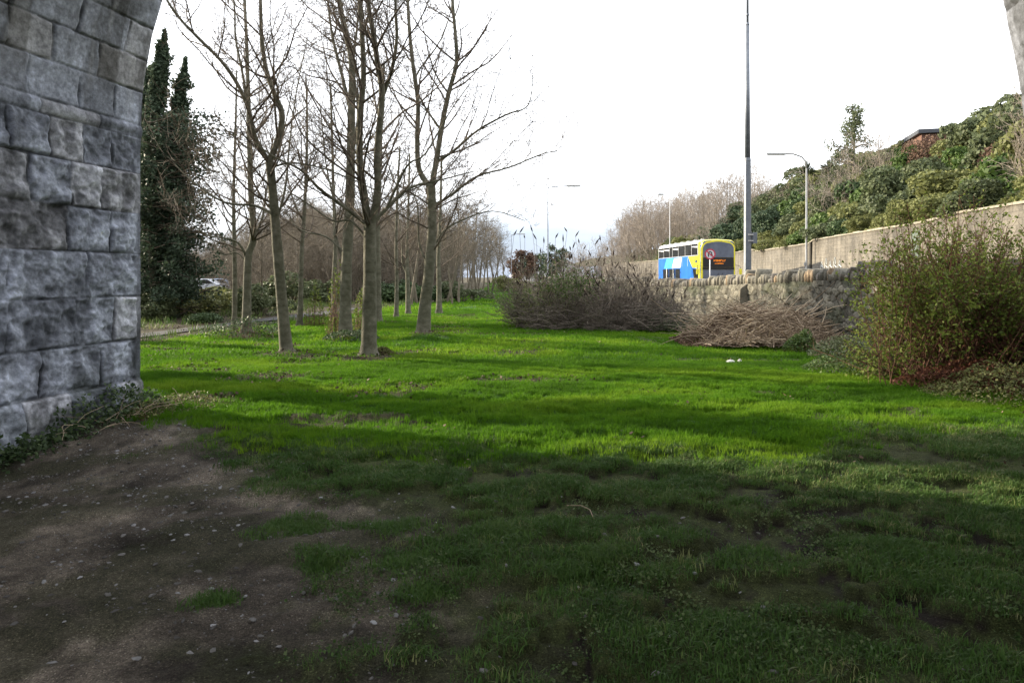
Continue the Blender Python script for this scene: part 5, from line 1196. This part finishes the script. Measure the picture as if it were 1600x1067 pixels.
# ------------------------------------------------------------------ middle thicket, brushwood, bushes
def seeded(n, f): return [f(i) for i in range(n)]
def thicket():
    Y = 22.3; X0, X1 = P(812, 500, Y)[0], P(1052, 500, Y)[0]; r = random.Random(44); g = np.random.default_rng(44)
    root = empty('buddleia_thicket', ((X0 + X1) / 2, Y, 0), 'sprawling brown twiggy thicket with withered flower heads before the wall', 'bush'); O = Vector(root.location)
    tb = Tubes(); lp = []; heads = []; gl_ = []
    topf = lambda px_: np.interp(px_, [790, 815, 850, 900, 950, 1000, 1030, 1060], [470, 432, 412, 404, 405, 412, 428, 472])
    for i in range(1150):
        bx = r.uniform(X0 - .1, X1); by = Y + r.uniform(-1.3, 1.5) * (.6 + .4 * math.sin((bx - X0) / (X1 - X0) * math.pi)); px_ = 800 + F * bx / Y
        hh = max(.3, ((HOR - topf(px_)) * Y / F + EYE)) * r.uniform(.45, 1.02) * (1.0 if by > Y - .7 else .6)
        if r.random() < .02: hh *= 1.12
        d = (r.gauss(0, .42) - .35 * (px_ < 860), r.gauss(0, .35), 1)
        cp = curved((bx - O.x, by - O.y, -.05), d, hh * 1.12, 7, r, .16, -.03); tb.add(cp, r.uniform(.006, .012), .003, 3)
        for _ in range(6):
            p, t = along(cp, r.uniform(.25, 1) * .999); c2 = curved(p, outdir(t, R(r.uniform(25, 60)), r), hh * r.uniform(.12, .35), 5, r, .2, -.02); tb.add(c2, .0045, .0025, 3)
            for _k in range(2): pp, tt = along(c2, r.uniform(.2, .99)); lp.append((pp[0] + r.gauss(0, .02), pp[1] + r.gauss(0, .02), pp[2]))
            if r.random() < .10 and c2[-1][2] > hh * .8: heads.append((c2[-1], r))
        if hh > 1.9 and r.random() < .12: heads.append((cp[-1], r))
    # a few long wands that stand above the rest, with dead flower spikes
    for (px_, py_) in [(803, 368), (812, 364), (820, 372), (838, 374), (850, 380), (868, 372), (880, 378), (886, 362), (899, 370), (905, 380), (912, 390), (930, 382), (938, 376), (832, 362), (845, 395), (948, 392), (958, 400), (862, 390), (895, 388)]:
        e = Vector(P(px_, py_, Y + r.uniform(-.6, .6))) - O; s = Vector((e.x + r.uniform(-.5, .5), e.y + r.uniform(-.3, .3), .6)); m_ = (s + e) / 2 + Vector((r.uniform(-.15, .15), 0, .1))
        tb.add([tuple(s), tuple(s * .5 + m_ * .5), tuple(m_), tuple(m_ * .45 + e * .55 + Vector((.03, 0, .02))), tuple(e)], .009, .004, 4); heads.append((tuple(e), r))
    # low dense sprawl of cut stems along the front edge
    for i in range(1500):
        bx = r.uniform(X0 + .2, X1 + .1); by = Y - r.uniform(.5, 1.45) - .55 * float(fbm(np.array(bx * 1.3), np.array(2.), 4, 3)); tb.add(curved((bx - O.x, by - O.y, abs(r.gauss(0, .45))), (r.gauss(0, 1), r.gauss(0, .4), r.uniform(-.1, .5)), r.uniform(.3, 1.0), 5, r, .2, -.05), r.uniform(.004, .009), .003, 3)
    tb.build('stems', M_purple, root)
    hd = Tubes()
    for p, _ in heads:
        a = r.uniform(-.7, .7); ln = r.uniform(.10, .24); hd.add([p, (p[0] + a * ln * .4, p[1], p[2] + ln * .4), (p[0] + a * ln, p[1], p[2] + ln)], [.012, .026, .004], None, 5)
    fh = hd.build('flower_heads', surf_mat('withered_flower', [(.1, (.02, .015, .012)), (.9, (.06, .042, .032))], tintattr='tint', rough=.9), root); tag(fh, kind='stuff')
    lp = np.array(lp); leaves('withered_leaves', lp, g.uniform(.03, .085, len(lp)), M_greydead, root, -.6, .4, 1)
    n = 1300; px_ = g.normal(888, 24, n); py_ = g.normal(448, 15, n); yy_ = Y - g.uniform(.2, 1.5, n)
    c = np.stack([(px_ - 800) / F * yy_ - O.x, yy_ - O.y, EYE - (py_ - HOR) / F * yy_], -1); c = c[c[:, 2] > .1]
    leaves('green_leaves', c, g.uniform(.06, .15, len(c)), M_laurel, root, -.8, .28, 2)
    n = 2200; px_ = g.normal(850, 35, n); py_ = g.normal(478, 22, n); yy_ = Y - g.uniform(.8, 1.5, n)
    c = np.stack([(px_ - 800) / F * yy_ - O.x, yy_ - O.y, np.maximum(.03, EYE - (py_ - HOR) / F * yy_)], -1); leaves('olive_leaves', c, g.uniform(.03, .07, n), M_olive, root, -.2, .5, 3)
thicket()
def low_plants(name, label, x0, x1, y0, y1, h, mat, n, leaf, seed, cat='weeds', shape=None):
    g = np.random.default_rng(seed); cx, cy = (x0 + x1) / 2, (y0 + y1) / 2; root = empty(name, (cx, cy, float(H(cx, cy))), label, cat)
    a = g.uniform(0, 2 * np.pi, n); rr = np.sqrt(g.random(n)); x = cx + (x1 - x0) / 2 * rr * np.cos(a); y = cy + (y1 - y0) / 2 * rr * np.sin(a)
    lump = fbm(x * 2.4, y * 2.4, seed % 30, 3); hh = h * (1.15 - rr ** 2) * (.35 + 1.1 * lump); z = hh * (1 - .45 * g.random(n) ** 2)
    leaves('foliage', np.stack([x - cx, y - cy, z], -1), leaf * g.uniform(.6, 1.3, n), mat, root, .25, .7, seed, np.tile([0, -.3, 1.], (n, 1)))
    tb = Tubes(); r = random.Random(seed)
    for _ in range(90):
        k = r.randrange(n); tb.add([(x[k] - cx, y[k] - cy, -.02), (x[k] - cx + r.gauss(0, .03), y[k] - cy, z[k] * .5), (x[k] - cx + r.gauss(0, .06), y[k] - cy, z[k])], .005, .002, 3)
    tb.build('stems', M_redstem, root); return root
low_plants('ivy_patch', 'dark ivy patch in the hollow between the thicket and the brushwood', 3.3, 5.9, 20.6, 24.8, .62, M_ivy, 6500, .075, 1)
# fallen dead log between thicket and wall
lg = Geo(); a = Vector(P(1012, 470, 23.4)); b_ = Vector(P(1076, 492, 21.6)); lg.tube([a, a * .6 + b_ * .4 + Vector((0, 0, .05)), b_], [.09, .075, .05], 8); o = lg.build('dead_log', surf_mat('log_bark', [(.3, (.05, .035, .025)), (.7, (.12, .085, .06))], scale=6, rough=.9, bump=.02), smooth=True); tag(o, 'dark fallen log leaning between the thicket and the rubble wall', 'log')

def brush_pile():
    r = random.Random(61); g = np.random.default_rng(61); cx, cy = 5.6, 17.6; root = empty('brushwood_pile', (cx, cy, 0), 'heap of pale cut brushwood against the rubble wall', 'brushwood'); tb = Tubes()
    hf = lambda x, y: max(0.02, (.80 * math.exp(-((x + .05) / 1.0) ** 2) + .62 * math.exp(-((x - 1.5) / 1.0) ** 2)) * math.exp(-((y - .15) / .95) ** 2))
    for i in range(2600):
        x = r.triangular(-1.25, 2.5, .5); y = r.uniform(-1.25, 1.3); h = hf(x, y); z = h * r.uniform(.25, 1.0); ln = r.uniform(.25, 1.3) * (1 if x > -.5 else .8); a = r.gauss(0, 1.0) + (0 if r.random() < .7 else 1.4)
        d = (math.cos(a) * (1 if r.random() < .5 else -1), math.sin(a), r.gauss(.0, .34)); p0 = (x - d[0] * ln / 2, y - d[1] * ln / 2, max(.02, z - d[2] * ln / 2))
        cp = [(q[0], q[1], max(.015, q[2])) for q in curved(p0, d, ln, 5, r, .13, 0.0)]; tb.add(cp, r.choice([.004, .006, .008, .012]), .003, 4)
    for i in range(130):
        x = r.uniform(-1.1, 2.2); y = r.uniform(-.6, .4); h = hf(x, y); ln = r.uniform(.7, 1.5); d = (r.choice([-1, 1]) * 1, r.uniform(-.7, .7), r.uniform(-.1, .75)); tb.add(curved((x, y, h * .9), d, ln, 6, r, .1, -.04), .013, .005, 5)
    tb.build('sticks', M_stick, root)
    n = 5200; x = g.uniform(-1.6, .9, n); y = g.uniform(-1.3, .6, n); z = np.array([hf(a, b) for a, b in zip(x, y)]) * g.uniform(.35, .95, n); leaves('dead_leaves', np.stack([x, y, z], -1), g.uniform(.03, .075, n), M_dead, root, 0, .6, 4)
brush_pile()
low_plants('leafy_plant', 'small bright green leafy plant on the near side of the brushwood heap', 6.0, 6.75, 15.3, 16.1, .62, M_laurel, 1300, .06, 2, 'plant')
low_plants('weed_patch', 'straggling weeds from the brushwood heap to the green bush', 6.1, 8.0, 12.6, 15.9, .36, M_bluegreen, 4200, .05, 3)
low_plants('leaf_litter', 'rusty dead leaves and stalks at the foot of the green bush', 5.5, 7.6, 9.3, 11.0, .42, M_redleaf, 5200, .04, 4, 'leaf litter')
low_plants('weed_patch', 'mid green weeds under the green bush, nearest the lawn', 5.4, 7.6, 8.3, 10.2, .36, M_olive, 4200, .04, 5)
low_plants('ivy_patch', 'dark glossy ivy on the wall foot at the frame edge', 7.2, 9.2, 9.2, 11.8, 1.0, M_ivy, 6000, .06, 6)
low_plants('weed_patch', 'green weeds along the lawn side of the bush, below the weeds from the heap', 4.9, 6.4, 11.1, 12.9, .26, M_laurel, 2200, .045, 7)

def green_bush():
    r = random.Random(77); g = np.random.default_rng(77); cx, cy = 7.0, 11.1; root = empty('green_bush', (cx, cy, 0), 'large loose bush of small fresh green leaves in front of the rubble wall', 'bush'); tb = Tubes(); lp = []; tn = []; rl = []
    def hmax(x, y):                                    # outline after the photograph
        px_ = 800 + F * (cx + x) / (cy + y); py = np.interp(px_, [1290, 1310, 1340, 1370, 1420, 1480, 1540, 1585, 1620, 1700], [600, 520, 440, 395, 348, 341, 358, 385, 430, 470]); return (HOR - py) * (cy + y) / F + EYE
    for i in range(440):
        bx = r.gauss(.05, .62); by = r.gauss(0, .4); d = (r.gauss(.03, .40), r.gauss(0, .38), 1); ln = r.uniform(1.5, 3.2); cp = curved((bx, by, -.03), d, ln, 8, r, .09, -.015)
        lim = hmax(cp[-1][0], cp[-1][1]) * r.choice([.78, .9, 1.0, 1.04, 1.08, 1.12]) * (.88 + .26 * float(fbm(np.array(bx * 2.3 + 5), np.array(by * 2.), 14, 2)))
        if cp[-1][2] > lim:
            f = max(.2, lim / cp[-1][2]); cp = [(bx + (q[0] - bx) * (.5 + .5 * f), by + (q[1] - by), q[2] * f) for q in cp]
        tb.add(cp, .008, .0035, 4)
        for _ in range(9):
            p, t = along(cp, r.uniform(.18, .999)); c2 = curved(p, outdir(t, R(r.uniform(25, 70)), r), r.uniform(.18, .6), 5, r, .15, .02); tb.add(c2, .004, .002, 3)
            for k in range(8 if p[2] > 1.6 else 13 if p[2] > .7 else 10):
                q, t2 = along(c2, r.uniform(.1, .999)); w_ = (q[0] + r.gauss(0, .03), q[1] + r.gauss(0, .03), max(.03, q[2] + r.gauss(0, .025)))
                if q[2] < .8 and r.random() < .35 * (q[0] > -.7): rl.append(w_)
                elif r.random() < .86: lp.append(w_)
    tb.build('stems', M_redstem, root); lp = np.array([q for q in lp if 800 + F * (cx + q[0]) / (cy + q[1]) > 1300 + r.uniform(0, 25)]); rl = np.array(rl)
    leaves('foliage', lp, g.uniform(.032, .07, len(lp)), M_bush, root, .2, .6, 5)
    leaves('rusty_leaves', rl, g.uniform(.025, .05, len(rl)), M_redleaf, root, -.2, .6, 6)
    print('green bush leaves', len(lp), len(rl))
green_bush()
# overhanging ivy and old growth where the wall meets the frame edge
low_plants('ivy_patch', 'thick dark ivy heaped over the rubble wall right of the green bush', 8.3, 10.2, 10.4, 13.6, 1.75, M_ivy, 5200, .07, 9)

# ivy and dead stalks along the foot of the pier
def pier_ivy():
    g = np.random.default_rng(15); root = empty('pier_ivy', (vp(.2, 1.2, 0)[0], vp(.2, 1.2, 0)[1], 0), 'dark ivy creeping along the foot of the stone pier', 'ivy'); O = np.array(root.location)
    n = 3000; s = g.uniform(-.1, 3.2, n); t = .02 + np.abs(g.normal(0, .17, n)); lump = fbm(s * 2.2, s * 0 + 3, 6, 3); z = g.random(n) ** 1.3 * (.10 + .36 * np.clip(lump * 2.2 - .6, 0, 1) * (1.1 - np.clip(t * 1.6, 0, 1))) * np.interp(s, [-.2, .2, 1, 2.2, 3.4], [.5, .8, 1, 1, .7])
    q = CORN + UD[None] * (t + .06)[:, None] + SD[None] * s[:, None]; c = np.stack([q[:, 0] - O[0], q[:, 1] - O[1], z + H(q[:, 0], q[:, 1])], -1); leaves('foliage', c, g.uniform(.025, .06, n), M_ivy, root, .1, .8, 7, np.tile([.7, 0, .7], (n, 1)))
    tb = Tubes(); r = random.Random(5)
    for _ in range(26):
        s_ = r.uniform(.0, 1.6); p = vp(.25 + r.random() * .45, s_, 0.03); tb.add(curved((p[0] - O[0], p[1] - O[1], .03), (r.gauss(.3, .7), r.gauss(0, .7), r.uniform(.1, .9)), r.uniform(.2, .5), 6, r, .2, -.1), .0035, .002, 4)
    tb.build('dead_stalks', M_stick, root)
pier_ivy()
low_plants('weed_patch', 'weeds and dry stalks at the sunlit corner of the stone pier', -4.6, -3.4, 8.0, 9.2, .20, M_olive, 1000, .03, 22)
# suckers and ivy at the feet of trees
for i, (px_, py_, yv, h, wd, m_, lb) in enumerate([(492, 508, 22.9, 1.0, .35, M_bush, 'upright green suckers round the slender tree left of the straight tree'), (526, 512, 19.2, 1.5, .30, M_bush, 'tall yellow-green suckers left of the straight tree'), (566, 505, 20, 1.2, .3, M_bush, 'yellow-green suckers between the straight and the thickest tree'), (600, 552, 14.6, .14, .2, M_olive, 'small leafy tuft at the right foot of the thickest tree'), (548, 535, 18.0, .32, .7, M_ivy, 'low ivy round the foot of the straight tree'), (380, 528, 19.6, .45, 1.2, M_ivy, 'ivy tangle round the foot of the lawn-edge tree')]):
    X_ = (px_ - 800) / F * yv; low_plants('sucker_growth' if m_ is M_bush else 'ivy_patch', lb, X_ - wd, X_ + wd, yv - wd, yv + wd, h, m_, 420 if m_ is M_bush else 1200, .07 if m_ is M_bush else .06, 40 + i, 'suckers' if m_ is M_bush else 'ivy')

# litter: crumpled white wrapper and paper on the lawn
def litter_piece():
    b = P(1147, 568, 1778 / (568 - 433)); root = empty('litter', (b[0], b[1], float(H(b[0], b[1])) + .03), 'crumpled white litter lying on the sunny lawn', 'litter'); r = random.Random(4); m = flat('white_paper', (.75, .74, .70), .6); 
    for nm, cx, w_, h in (('wrapper', -.07, .075, .05), ('cup', .10, .038, .065)):
        g = Geo(); ring = []
        n = 12
        for j, (f, zz) in enumerate(((1, 0), (.95, .5), (.7, .85), (.2, 1))):
            ring.append([(cx + w_ * f * math.cos(2 * math.pi * i / n) * r.uniform(.8, 1.15), w_ * .7 * f * math.sin(2 * math.pi * i / n) * r.uniform(.8, 1.15), h * zz * r.uniform(.8, 1.1)) for i in range(n)])
        for rr_ in ring: g.v += rr_
        for j in range(3):
            for i in range(n): i2 = (i + 1) % n; g.f.append((j * n + i, j * n + i2, (j + 1) * n + i2, (j + 1) * n + i))
        g.f.append(tuple(3 * n + i for i in range(n))); g.build(nm, m, root)
litter_piece()
# curved pale twig on the foreground turf
tw_ = Tubes(); p = P(893, 806, 1778 / (806 - 433)); q = P(924, 830, 1778 / (830 - 433))
hz_ = float(H(p[0], p[1])) + .035; tw_.add([(p[0] - .03, p[1] + .01, hz_), (p[0] + .06, p[1] - .03, hz_ + .012), (p[0] + .11, p[1] - .12, hz_ + .014), (q[0] + .02, q[1], hz_)], .0035, .0025, 5); o = tw_.build('fallen_twig', M_stick); tag(o, 'single curved pale twig lying on the foreground turf', 'twig')

# ------------------------------------------------------------------ grass
def tuft(name, nb, h, w_, spread, lean, seed, mat, curl=.5, segs=2):
    g = random.Random(seed); V = []; F4 = []; F3 = []
    for _ in range(nb):
        a = g.uniform(0, 6.28); rr = spread * math.sqrt(g.random()); bx, by = rr * math.cos(a), rr * math.sin(a); hh = h * g.uniform(.55, 1.1); ld = g.uniform(0, 6.28); le = abs(g.gauss(0, lean)) * hh
        sx, sy = -math.sin(ld + g.gauss(0, .6)) * w_ * .5, math.cos(ld) * w_ * .5; b = len(V)
        for k in range(segs):
            f = k / segs; ww = 1 - .35 * f; ox = math.cos(ld) * le * f ** 1.6; oy = math.sin(ld) * le * f ** 1.6; z = hh * (f - curl * .25 * f * f * le / hh)
            V += [(bx + ox - sx * ww, by + oy - sy * ww, z - (.01 if k == 0 else 0)), (bx + ox + sx * ww, by + oy + sy * ww, z - (.01 if k == 0 else 0))]
        V.append((bx + math.cos(ld) * le, by + math.sin(ld) * le, hh * (1 - curl * .25 * le / hh)))
        for k in range(segs - 1): F4.append((b + 2 * k, b + 2 * k + 1, b + 2 * k + 3, b + 2 * k + 2))
        F3.append((b + 2 * segs - 2, b + 2 * segs - 1, b + 2 * segs))
    return src(np_mesh(name, np.array(V), [np.array(F4), np.array(F3)] if F4 else [np.array(F3)]), mat)
g = np.random.default_rng(77)
def sample(n, y0, y1, power=1.0, margin=1.4, far=False):
    """points in the view wedge (with a margin each side)"""
    y = y0 + (y1 - y0) * g.random(n) ** power; hw = .76 * y + margin; x = (g.random(n) * 2 - 1) * hw; wgt = hw / hw.max(); k = g.random(n) < wgt; return x[k], y[k]
def inside_pier(x, y):
    rel = np.stack([x - CORN[0], y - CORN[1]], -1); t = rel @ UD; s = rel @ SD
    return (s > -.02) & (s < DEPTH) & ((t < .02) | (t > 2 * RAD - .02))
def scatter_grass(name, x, y, sc, tint, srcs, keep, flat_=1.0):
    k = keep & ~inside_pier(x, y); x, y, sc, tint = x[k], y[k], sc[k], tint[k]; n = len(x)
    z = H(x, y) - .004; rot = np.stack([g.normal(0, .12, n), g.normal(0, .12, n), g.random(n) * 6.28], -1)
    print(name, n)
    return gn_scatter(name, np.stack([x, y, z], -1), rot, np.stack([sc, sc, sc * flat_ * g.uniform(.75, 1.2, n)], -1), tint, srcs)
TL = [tuft('lawn_tuft', 16, .062, .0055, .06, .5, 10 + i, M_grass) for i in range(4)]
TM = [tuft('lawn_tuft', 26, .075, .012, .16, .5, 20 + i, M_grass) for i in range(4)]
TF = [tuft('lawn_tuft', 22, .10, .035, .42, .4, 30 + i, M_grass) for i in range(3)]
TR = [tuft('rough_tuft', 20, .027, .0036, .06, 1.0, 40 + i, M_rough, segs=3) for i in range(5)]
def lawn_tint(x, y): return np.clip(.42 + 1.9 * (fbm(x * .45, y * 1.1, 111, 5) - .5) + .25 * (g.random(len(x)) - .5), 0, 1)
x, y = sample(150000, 5.2, 13.5, .9); lw = lawn(x, y) * (1 - rough(x, y)) * (1 - dirt(x, y)); li = litter(x, y)
scatter_grass('grass', x, y, g.uniform(.7, 1.25, len(x)) * (.65 + .7 * fbm(x * 1.3, y * 2.2, 120, 3)), lawn_tint(x, y), TL, (g.random(len(x)) < lw * (1 - .85 * li)))
x, y = sample(90000, 13, 34, .9); lw = lawn(x, y); li = litter(x, y)
scatter_grass('grass', x, y, g.uniform(.7, 1.25, len(x)) * (.65 + .7 * fbm(x * 1.0, y * 1.8, 121, 3)), lawn_tint(x, y), TM, (g.random(len(x)) < lw * (1 - .8 * li)))
x, y = sample(60000, 33, 118, 1.3); lw = lawn(x, y)
scatter_grass('grass', x, y, g.uniform(.7, 1.25, len(x)), lawn_tint(x, y), TF, (g.random(len(x)) < lw))
x, y = sample(120000, 1.6, 9.0, .8, 1.0); ro = rough(x, y) * (1 - dirt(x, y)); tm = tuftmask(x, y) + .10 * sstep(4.5, 6.5, y)
tm = tm + (fbm(x * 9, y * 13, 38, 2) - .5) * .10; thr = .505 + .040 * sstep(-1.2, -.5, x) * sstep(2.2, 1.4, x) * sstep(5.2, 4.2, y); dens = ro * sstep(thr, thr + .035, tm) * .95 + .05 * ro * sstep(.42, .5, tm)
rt = np.clip(.15 + .7 * (fbm(x * .9, y * .9, 131, 4) - .2) + .4 * (g.random(len(x)) - .5), 0, 1) + .55 * (g.random(len(x)) < .08 + .12 * sstep(1, 3.5, x))
scatter_grass('rough_grass', x, y, g.uniform(.45, 1.05, len(x)) * (.35 + 1.3 * sstep(.42, .68, tm)), np.clip(rt, 0, 1), TR, g.random(len(x)) < dens)
# a few stray tufts on the bare earth
tx = []; ty = []
for (px_, py_, rr_) in [(470, 825, .20), (655, 880, .17), (665, 930, .10), (335, 938, .08), (510, 872, .14), (770, 835, .12), (905, 905, .16), (930, 880, .12), (610, 825, .14), (1390, 860, .2)]:
    yv = 1778 / (py_ - 433); xv = (px_ - 800) / F * yv; n = int(1100 * rr_); a = g.random(n) * 6.28; r_ = rr_ * g.random(n) ** .8 * (.6 + .8 * np.abs(np.sin(a * 1.5 + px_))); tx.append(xv + r_ * 1.3 * np.cos(a)); ty.append(yv + r_ * np.sin(a))
tx = np.concatenate(tx); ty = np.concatenate(ty)
scatter_grass('rough_grass', tx, ty, g.uniform(.7, 1.5, len(tx)), g.uniform(.2, .6, len(tx)), TR, np.ones(len(tx), bool))

# rough ground beyond the path: dead stalks and weeds
TD = [tuft('dry_tuft', 18, .28, .02, .2, .6, 60 + i, M_rough) for i in range(3)]
x, y = sample(30000, 15, 75, 1.1, 3); k = (x < XL(y) - 2.7) | ((x > XL(y) - .7) & (x < XL(y) - .1))
scatter_grass('rough_grass', x, y, g.uniform(.5, 1.3, len(x)), g.uniform(.45, 1.0, len(x)), TD, k & (g.random(len(x)) < .8))

# loose stones and clover on the worn earth
def stone_src(seed):
    r = np.random.default_rng(seed); import bmesh
    bm = bmesh.new(); bmesh.ops.create_icosphere(bm, subdivisions=1, radius=1)
    for v in bm.verts: v.co = Vector((v.co.x * (1 + r.normal() * .22), v.co.y * (.7 + r.normal() * .14), v.co.z * .42 * (1 + r.normal() * .2)))
    me = bpy.data.meshes.new('stone'); bm.to_mesh(me); bm.free(); return src(me, M_stone)
M_stone = leaf_mat('loose_stones', [(.05, (.065, .06, .055)), (.5, (.17, .163, .155)), (.98, (.34, .34, .35))], inst=True, trans=0, rough=.8, spec=.3, noise=.1)
SS = [stone_src(i) for i in range(5)]
n = 70000; x, y = sample(n, 1.8, 9.2, .8, .6); d = dirt(x, y); cl = fbm(x * 1.3, y * 2.0, 141, 3); keep = (g.random(len(x)) < (d * (.15 + .85 * sstep(.40, .60, cl)) * .6 + .01 + .06 * rough(x, y) * (x < 1.5))) & ~inside_pier(x, y); x, y = x[keep], y[keep]; n = len(x); sz = .0045 + .018 * g.random(n) ** 6
gn_scatter('gravel', np.stack([x, y, H(x, y) + sz * .05], -1), np.stack([g.normal(0, .2, n), g.normal(0, .2, n), g.random(n) * 6.28], -1), np.stack([sz] * 3, -1), g.random(n) ** 1.6, SS)
print('gravel', n)
# clover / small broad leaves in the foreground
V = []
def clover(seed):
    r = random.Random(seed); c = np.array([[r.gauss(0, .025), r.gauss(0, .025), r.uniform(.006, .022)] for _ in range(9)]); Vv, Fq = leaf_arrays(c, np.array([r.uniform(.009, .018) for _ in range(9)]), 0, .9, seed, np.tile([0, 0, 1.], (9, 1))); return src(np_mesh('weed', Vv, [Fq]), M_clov)
M_clov = leaf_mat('ground_weeds', [(.05, (.025, .05, .014)), (.5, (.06, .105, .03)), (.95, (.16, .20, .09))], inst=True, trans=.25, rough=.7, spec=.1, noise=.2)
CS = [clover(i) for i in range(4)]
x, y = sample(26000, 1.7, 6.0, .7, .6); cl = fbm(x * 1.6, y * 1.6, 151, 4); keep = (g.random(len(x)) < sstep(.47, .66, cl) * sstep(.9, .2, dirt(x, y)) * sstep(5.8, 3.6, y)) & ~inside_pier(x, y); x, y = x[keep], y[keep]; n = len(x); sz = g.uniform(.6, 1.4, n)
gn_scatter('ground_weeds', np.stack([x, y, H(x, y)], -1), np.stack([np.zeros(n), np.zeros(n), g.random(n) * 6.28], -1), np.stack([sz] * 3, -1), g.random(n), CS)
# fallen leaves strewn over the near lawn and under the trees
M_fl = leaf_mat('fallen_leaves', [(.05, (.03, .02, .014)), (.6, (.085, .055, .035)), (.95, (.20, .15, .10))], inst=True, trans=.05, rough=.7, noise=.1)
def fleaf(seed):
    r = random.Random(seed); c = np.array([[r.gauss(0, .09), r.gauss(0, .09), r.uniform(.01, .05)] for _ in range(7)]); Vv, Fq = leaf_arrays(c, np.array([r.uniform(.03, .065) for _ in range(7)]), 0, .7, seed, np.tile([0, 0, .8], (7, 1))); return src(np_mesh('leaf', Vv, [Fq]), M_fl)
FS = [fleaf(i) for i in range(4)]
x, y = sample(26000, 5, 30, 1.0, 1); keep = (g.random(len(x)) < np.clip(litter(x, y) * .9 * (x < 1) * (y > 9) + .03, 0, 1)) & (dirt(x, y) < .2) & ~inside_pier(x, y); x, y = x[keep], y[keep]; n = len(x)
gn_scatter('fallen_leaves', np.stack([x, y, H(x, y) + .01], -1), np.stack([np.zeros(n), np.zeros(n), g.random(n) * 6.28], -1), np.stack([g.uniform(.6, 1.2, n)] * 3, -1), g.random(n), FS)

# ------------------------------------------------------------------ labels that single out each of the repeated trees and shrubs
ORD = ['leftmost', 'second from the left', 'third from the left', 'fourth from the left', 'fifth from the left', 'sixth from the left', 'seventh from the left', 'eighth from the left', 'ninth from the left', 'tenth from the left', 'eleventh from the left', 'twelfth from the left'] + ['%s from the left' % a for a in ('13th', '14th', '15th', '16th', '17th', '18th', '19th', '20th', '21st', '22nd', '23rd', '24th', '25th', '26th', '27th', '28th', '29th', '30th')]
def zone(px_, tab):
    for lim, nm in tab:
        if px_ < lim: return nm
    return tab[-1][1]
BZ = [(985, 'farthest from the mast'), (1030, 'left of the bus'), (1060, 'above the bus tail'), (1150, 'behind the bus'), (1215, 'behind the mast'), (1275, 'behind the curved lamp'), (1345, 'below the tall ragged evergreen'), (1430, 'left of the brick building'), (1500, 'below the brick building'), (9999, 'at the arch edge')]
WZ = [(330, 'beside the ivy-clad tree'), (400, 'behind the ivy-footed tree'), (460, 'behind the leaning trunk'), (530, 'left of the straight tree'), (600, 'behind the thickest trunk'), (660, 'left of the mound tree'), (720, 'just past the mound tree'), (9999, 'at the avenue end')]
def relabel(match, tab, rows, fmt):
    bins = {}
    for o in C.objects:
        if o.parent is None and o.get('label') and match(o):
            px_ = 800 + F * o.location.x / o.location.y
            bins.setdefault((zone(px_, tab), rows(o), o['kindword'] if 'kindword' in o else ''), []).append((px_, o))
    for (zn, rw, kw), lst in bins.items():
        lst.sort(key=lambda a: a[0])
        for i, (_, o) in enumerate(lst):
            base = fmt(kw, rw, zn); o['label'] = base if len(lst) == 1 else base + ', ' + ORD[min(i, 29)]
def brow(o):
    d = o.location.x - W2(o.location.y); return 'along the wall top' if d < 3 else 'halfway up the bank' if d < 9 else 'high on the bank'
for o in C.objects:
    if o.get('group', '').endswith('shrubs of the bank'): o['kindword'] = o['group'].replace(' shrubs of the bank', '')
relabel(lambda o: o.get('group', '').endswith('shrubs of the bank'), BZ, brow, lambda k, r_, z_: f'{k} shrub {r_} {z_}')
relabel(lambda o: o.get('group') == 'pale bare scrub trees on the bank', BZ, lambda o: 'nearer' if o.location.y < 95 else 'farther' if o.location.y < 135 else 'farthest', lambda k, r_, z_: f'{r_} pale scrub tree on the bank {z_}')
relabel(lambda o: o.get('group') == 'pinkish bare trees by the tall evergreen', BZ, lambda o: '', lambda k, r_, z_: f'pinkish bare tree on the bank skyline {z_}')
relabel(lambda o: o.get('group') == 'bare trees of the wood', WZ, lambda o: 'nearer' if o.location.y < 45 else 'farther' if o.location.y < 60 else 'farthest', lambda k, r_, z_: f'{r_} bare brown tree of the wood {z_}')
relabel(lambda o: o.get('group') == 'tan bare scrub trees in the far gap', [(9999, 'beyond the thicket')], lambda o: '', lambda k, r_, z_: f'tan bare scrub tree in the far gap {z_}')
av = sorted([o for o in C.objects if o.get('group') == 'bare trees of the far avenue'], key=lambda o: o.location.y)
for o, w_ in zip(av, ['nearest', 'second nearest', 'third nearest', 'fourth nearest', 'fifth nearest', 'sixth nearest', 'seventh nearest', 'eighth nearest', 'ninth nearest', 'tenth nearest', 'eleventh nearest', 'twelfth nearest', 'thirteenth nearest', 'fifth farthest', 'fourth farthest', 'third farthest', 'second farthest', 'farthest']): o['label'] = f'{w_} bare tree of the avenue receding beside the far lawn'
for o in C.objects:
    if 'kindword' in o: del o['kindword']
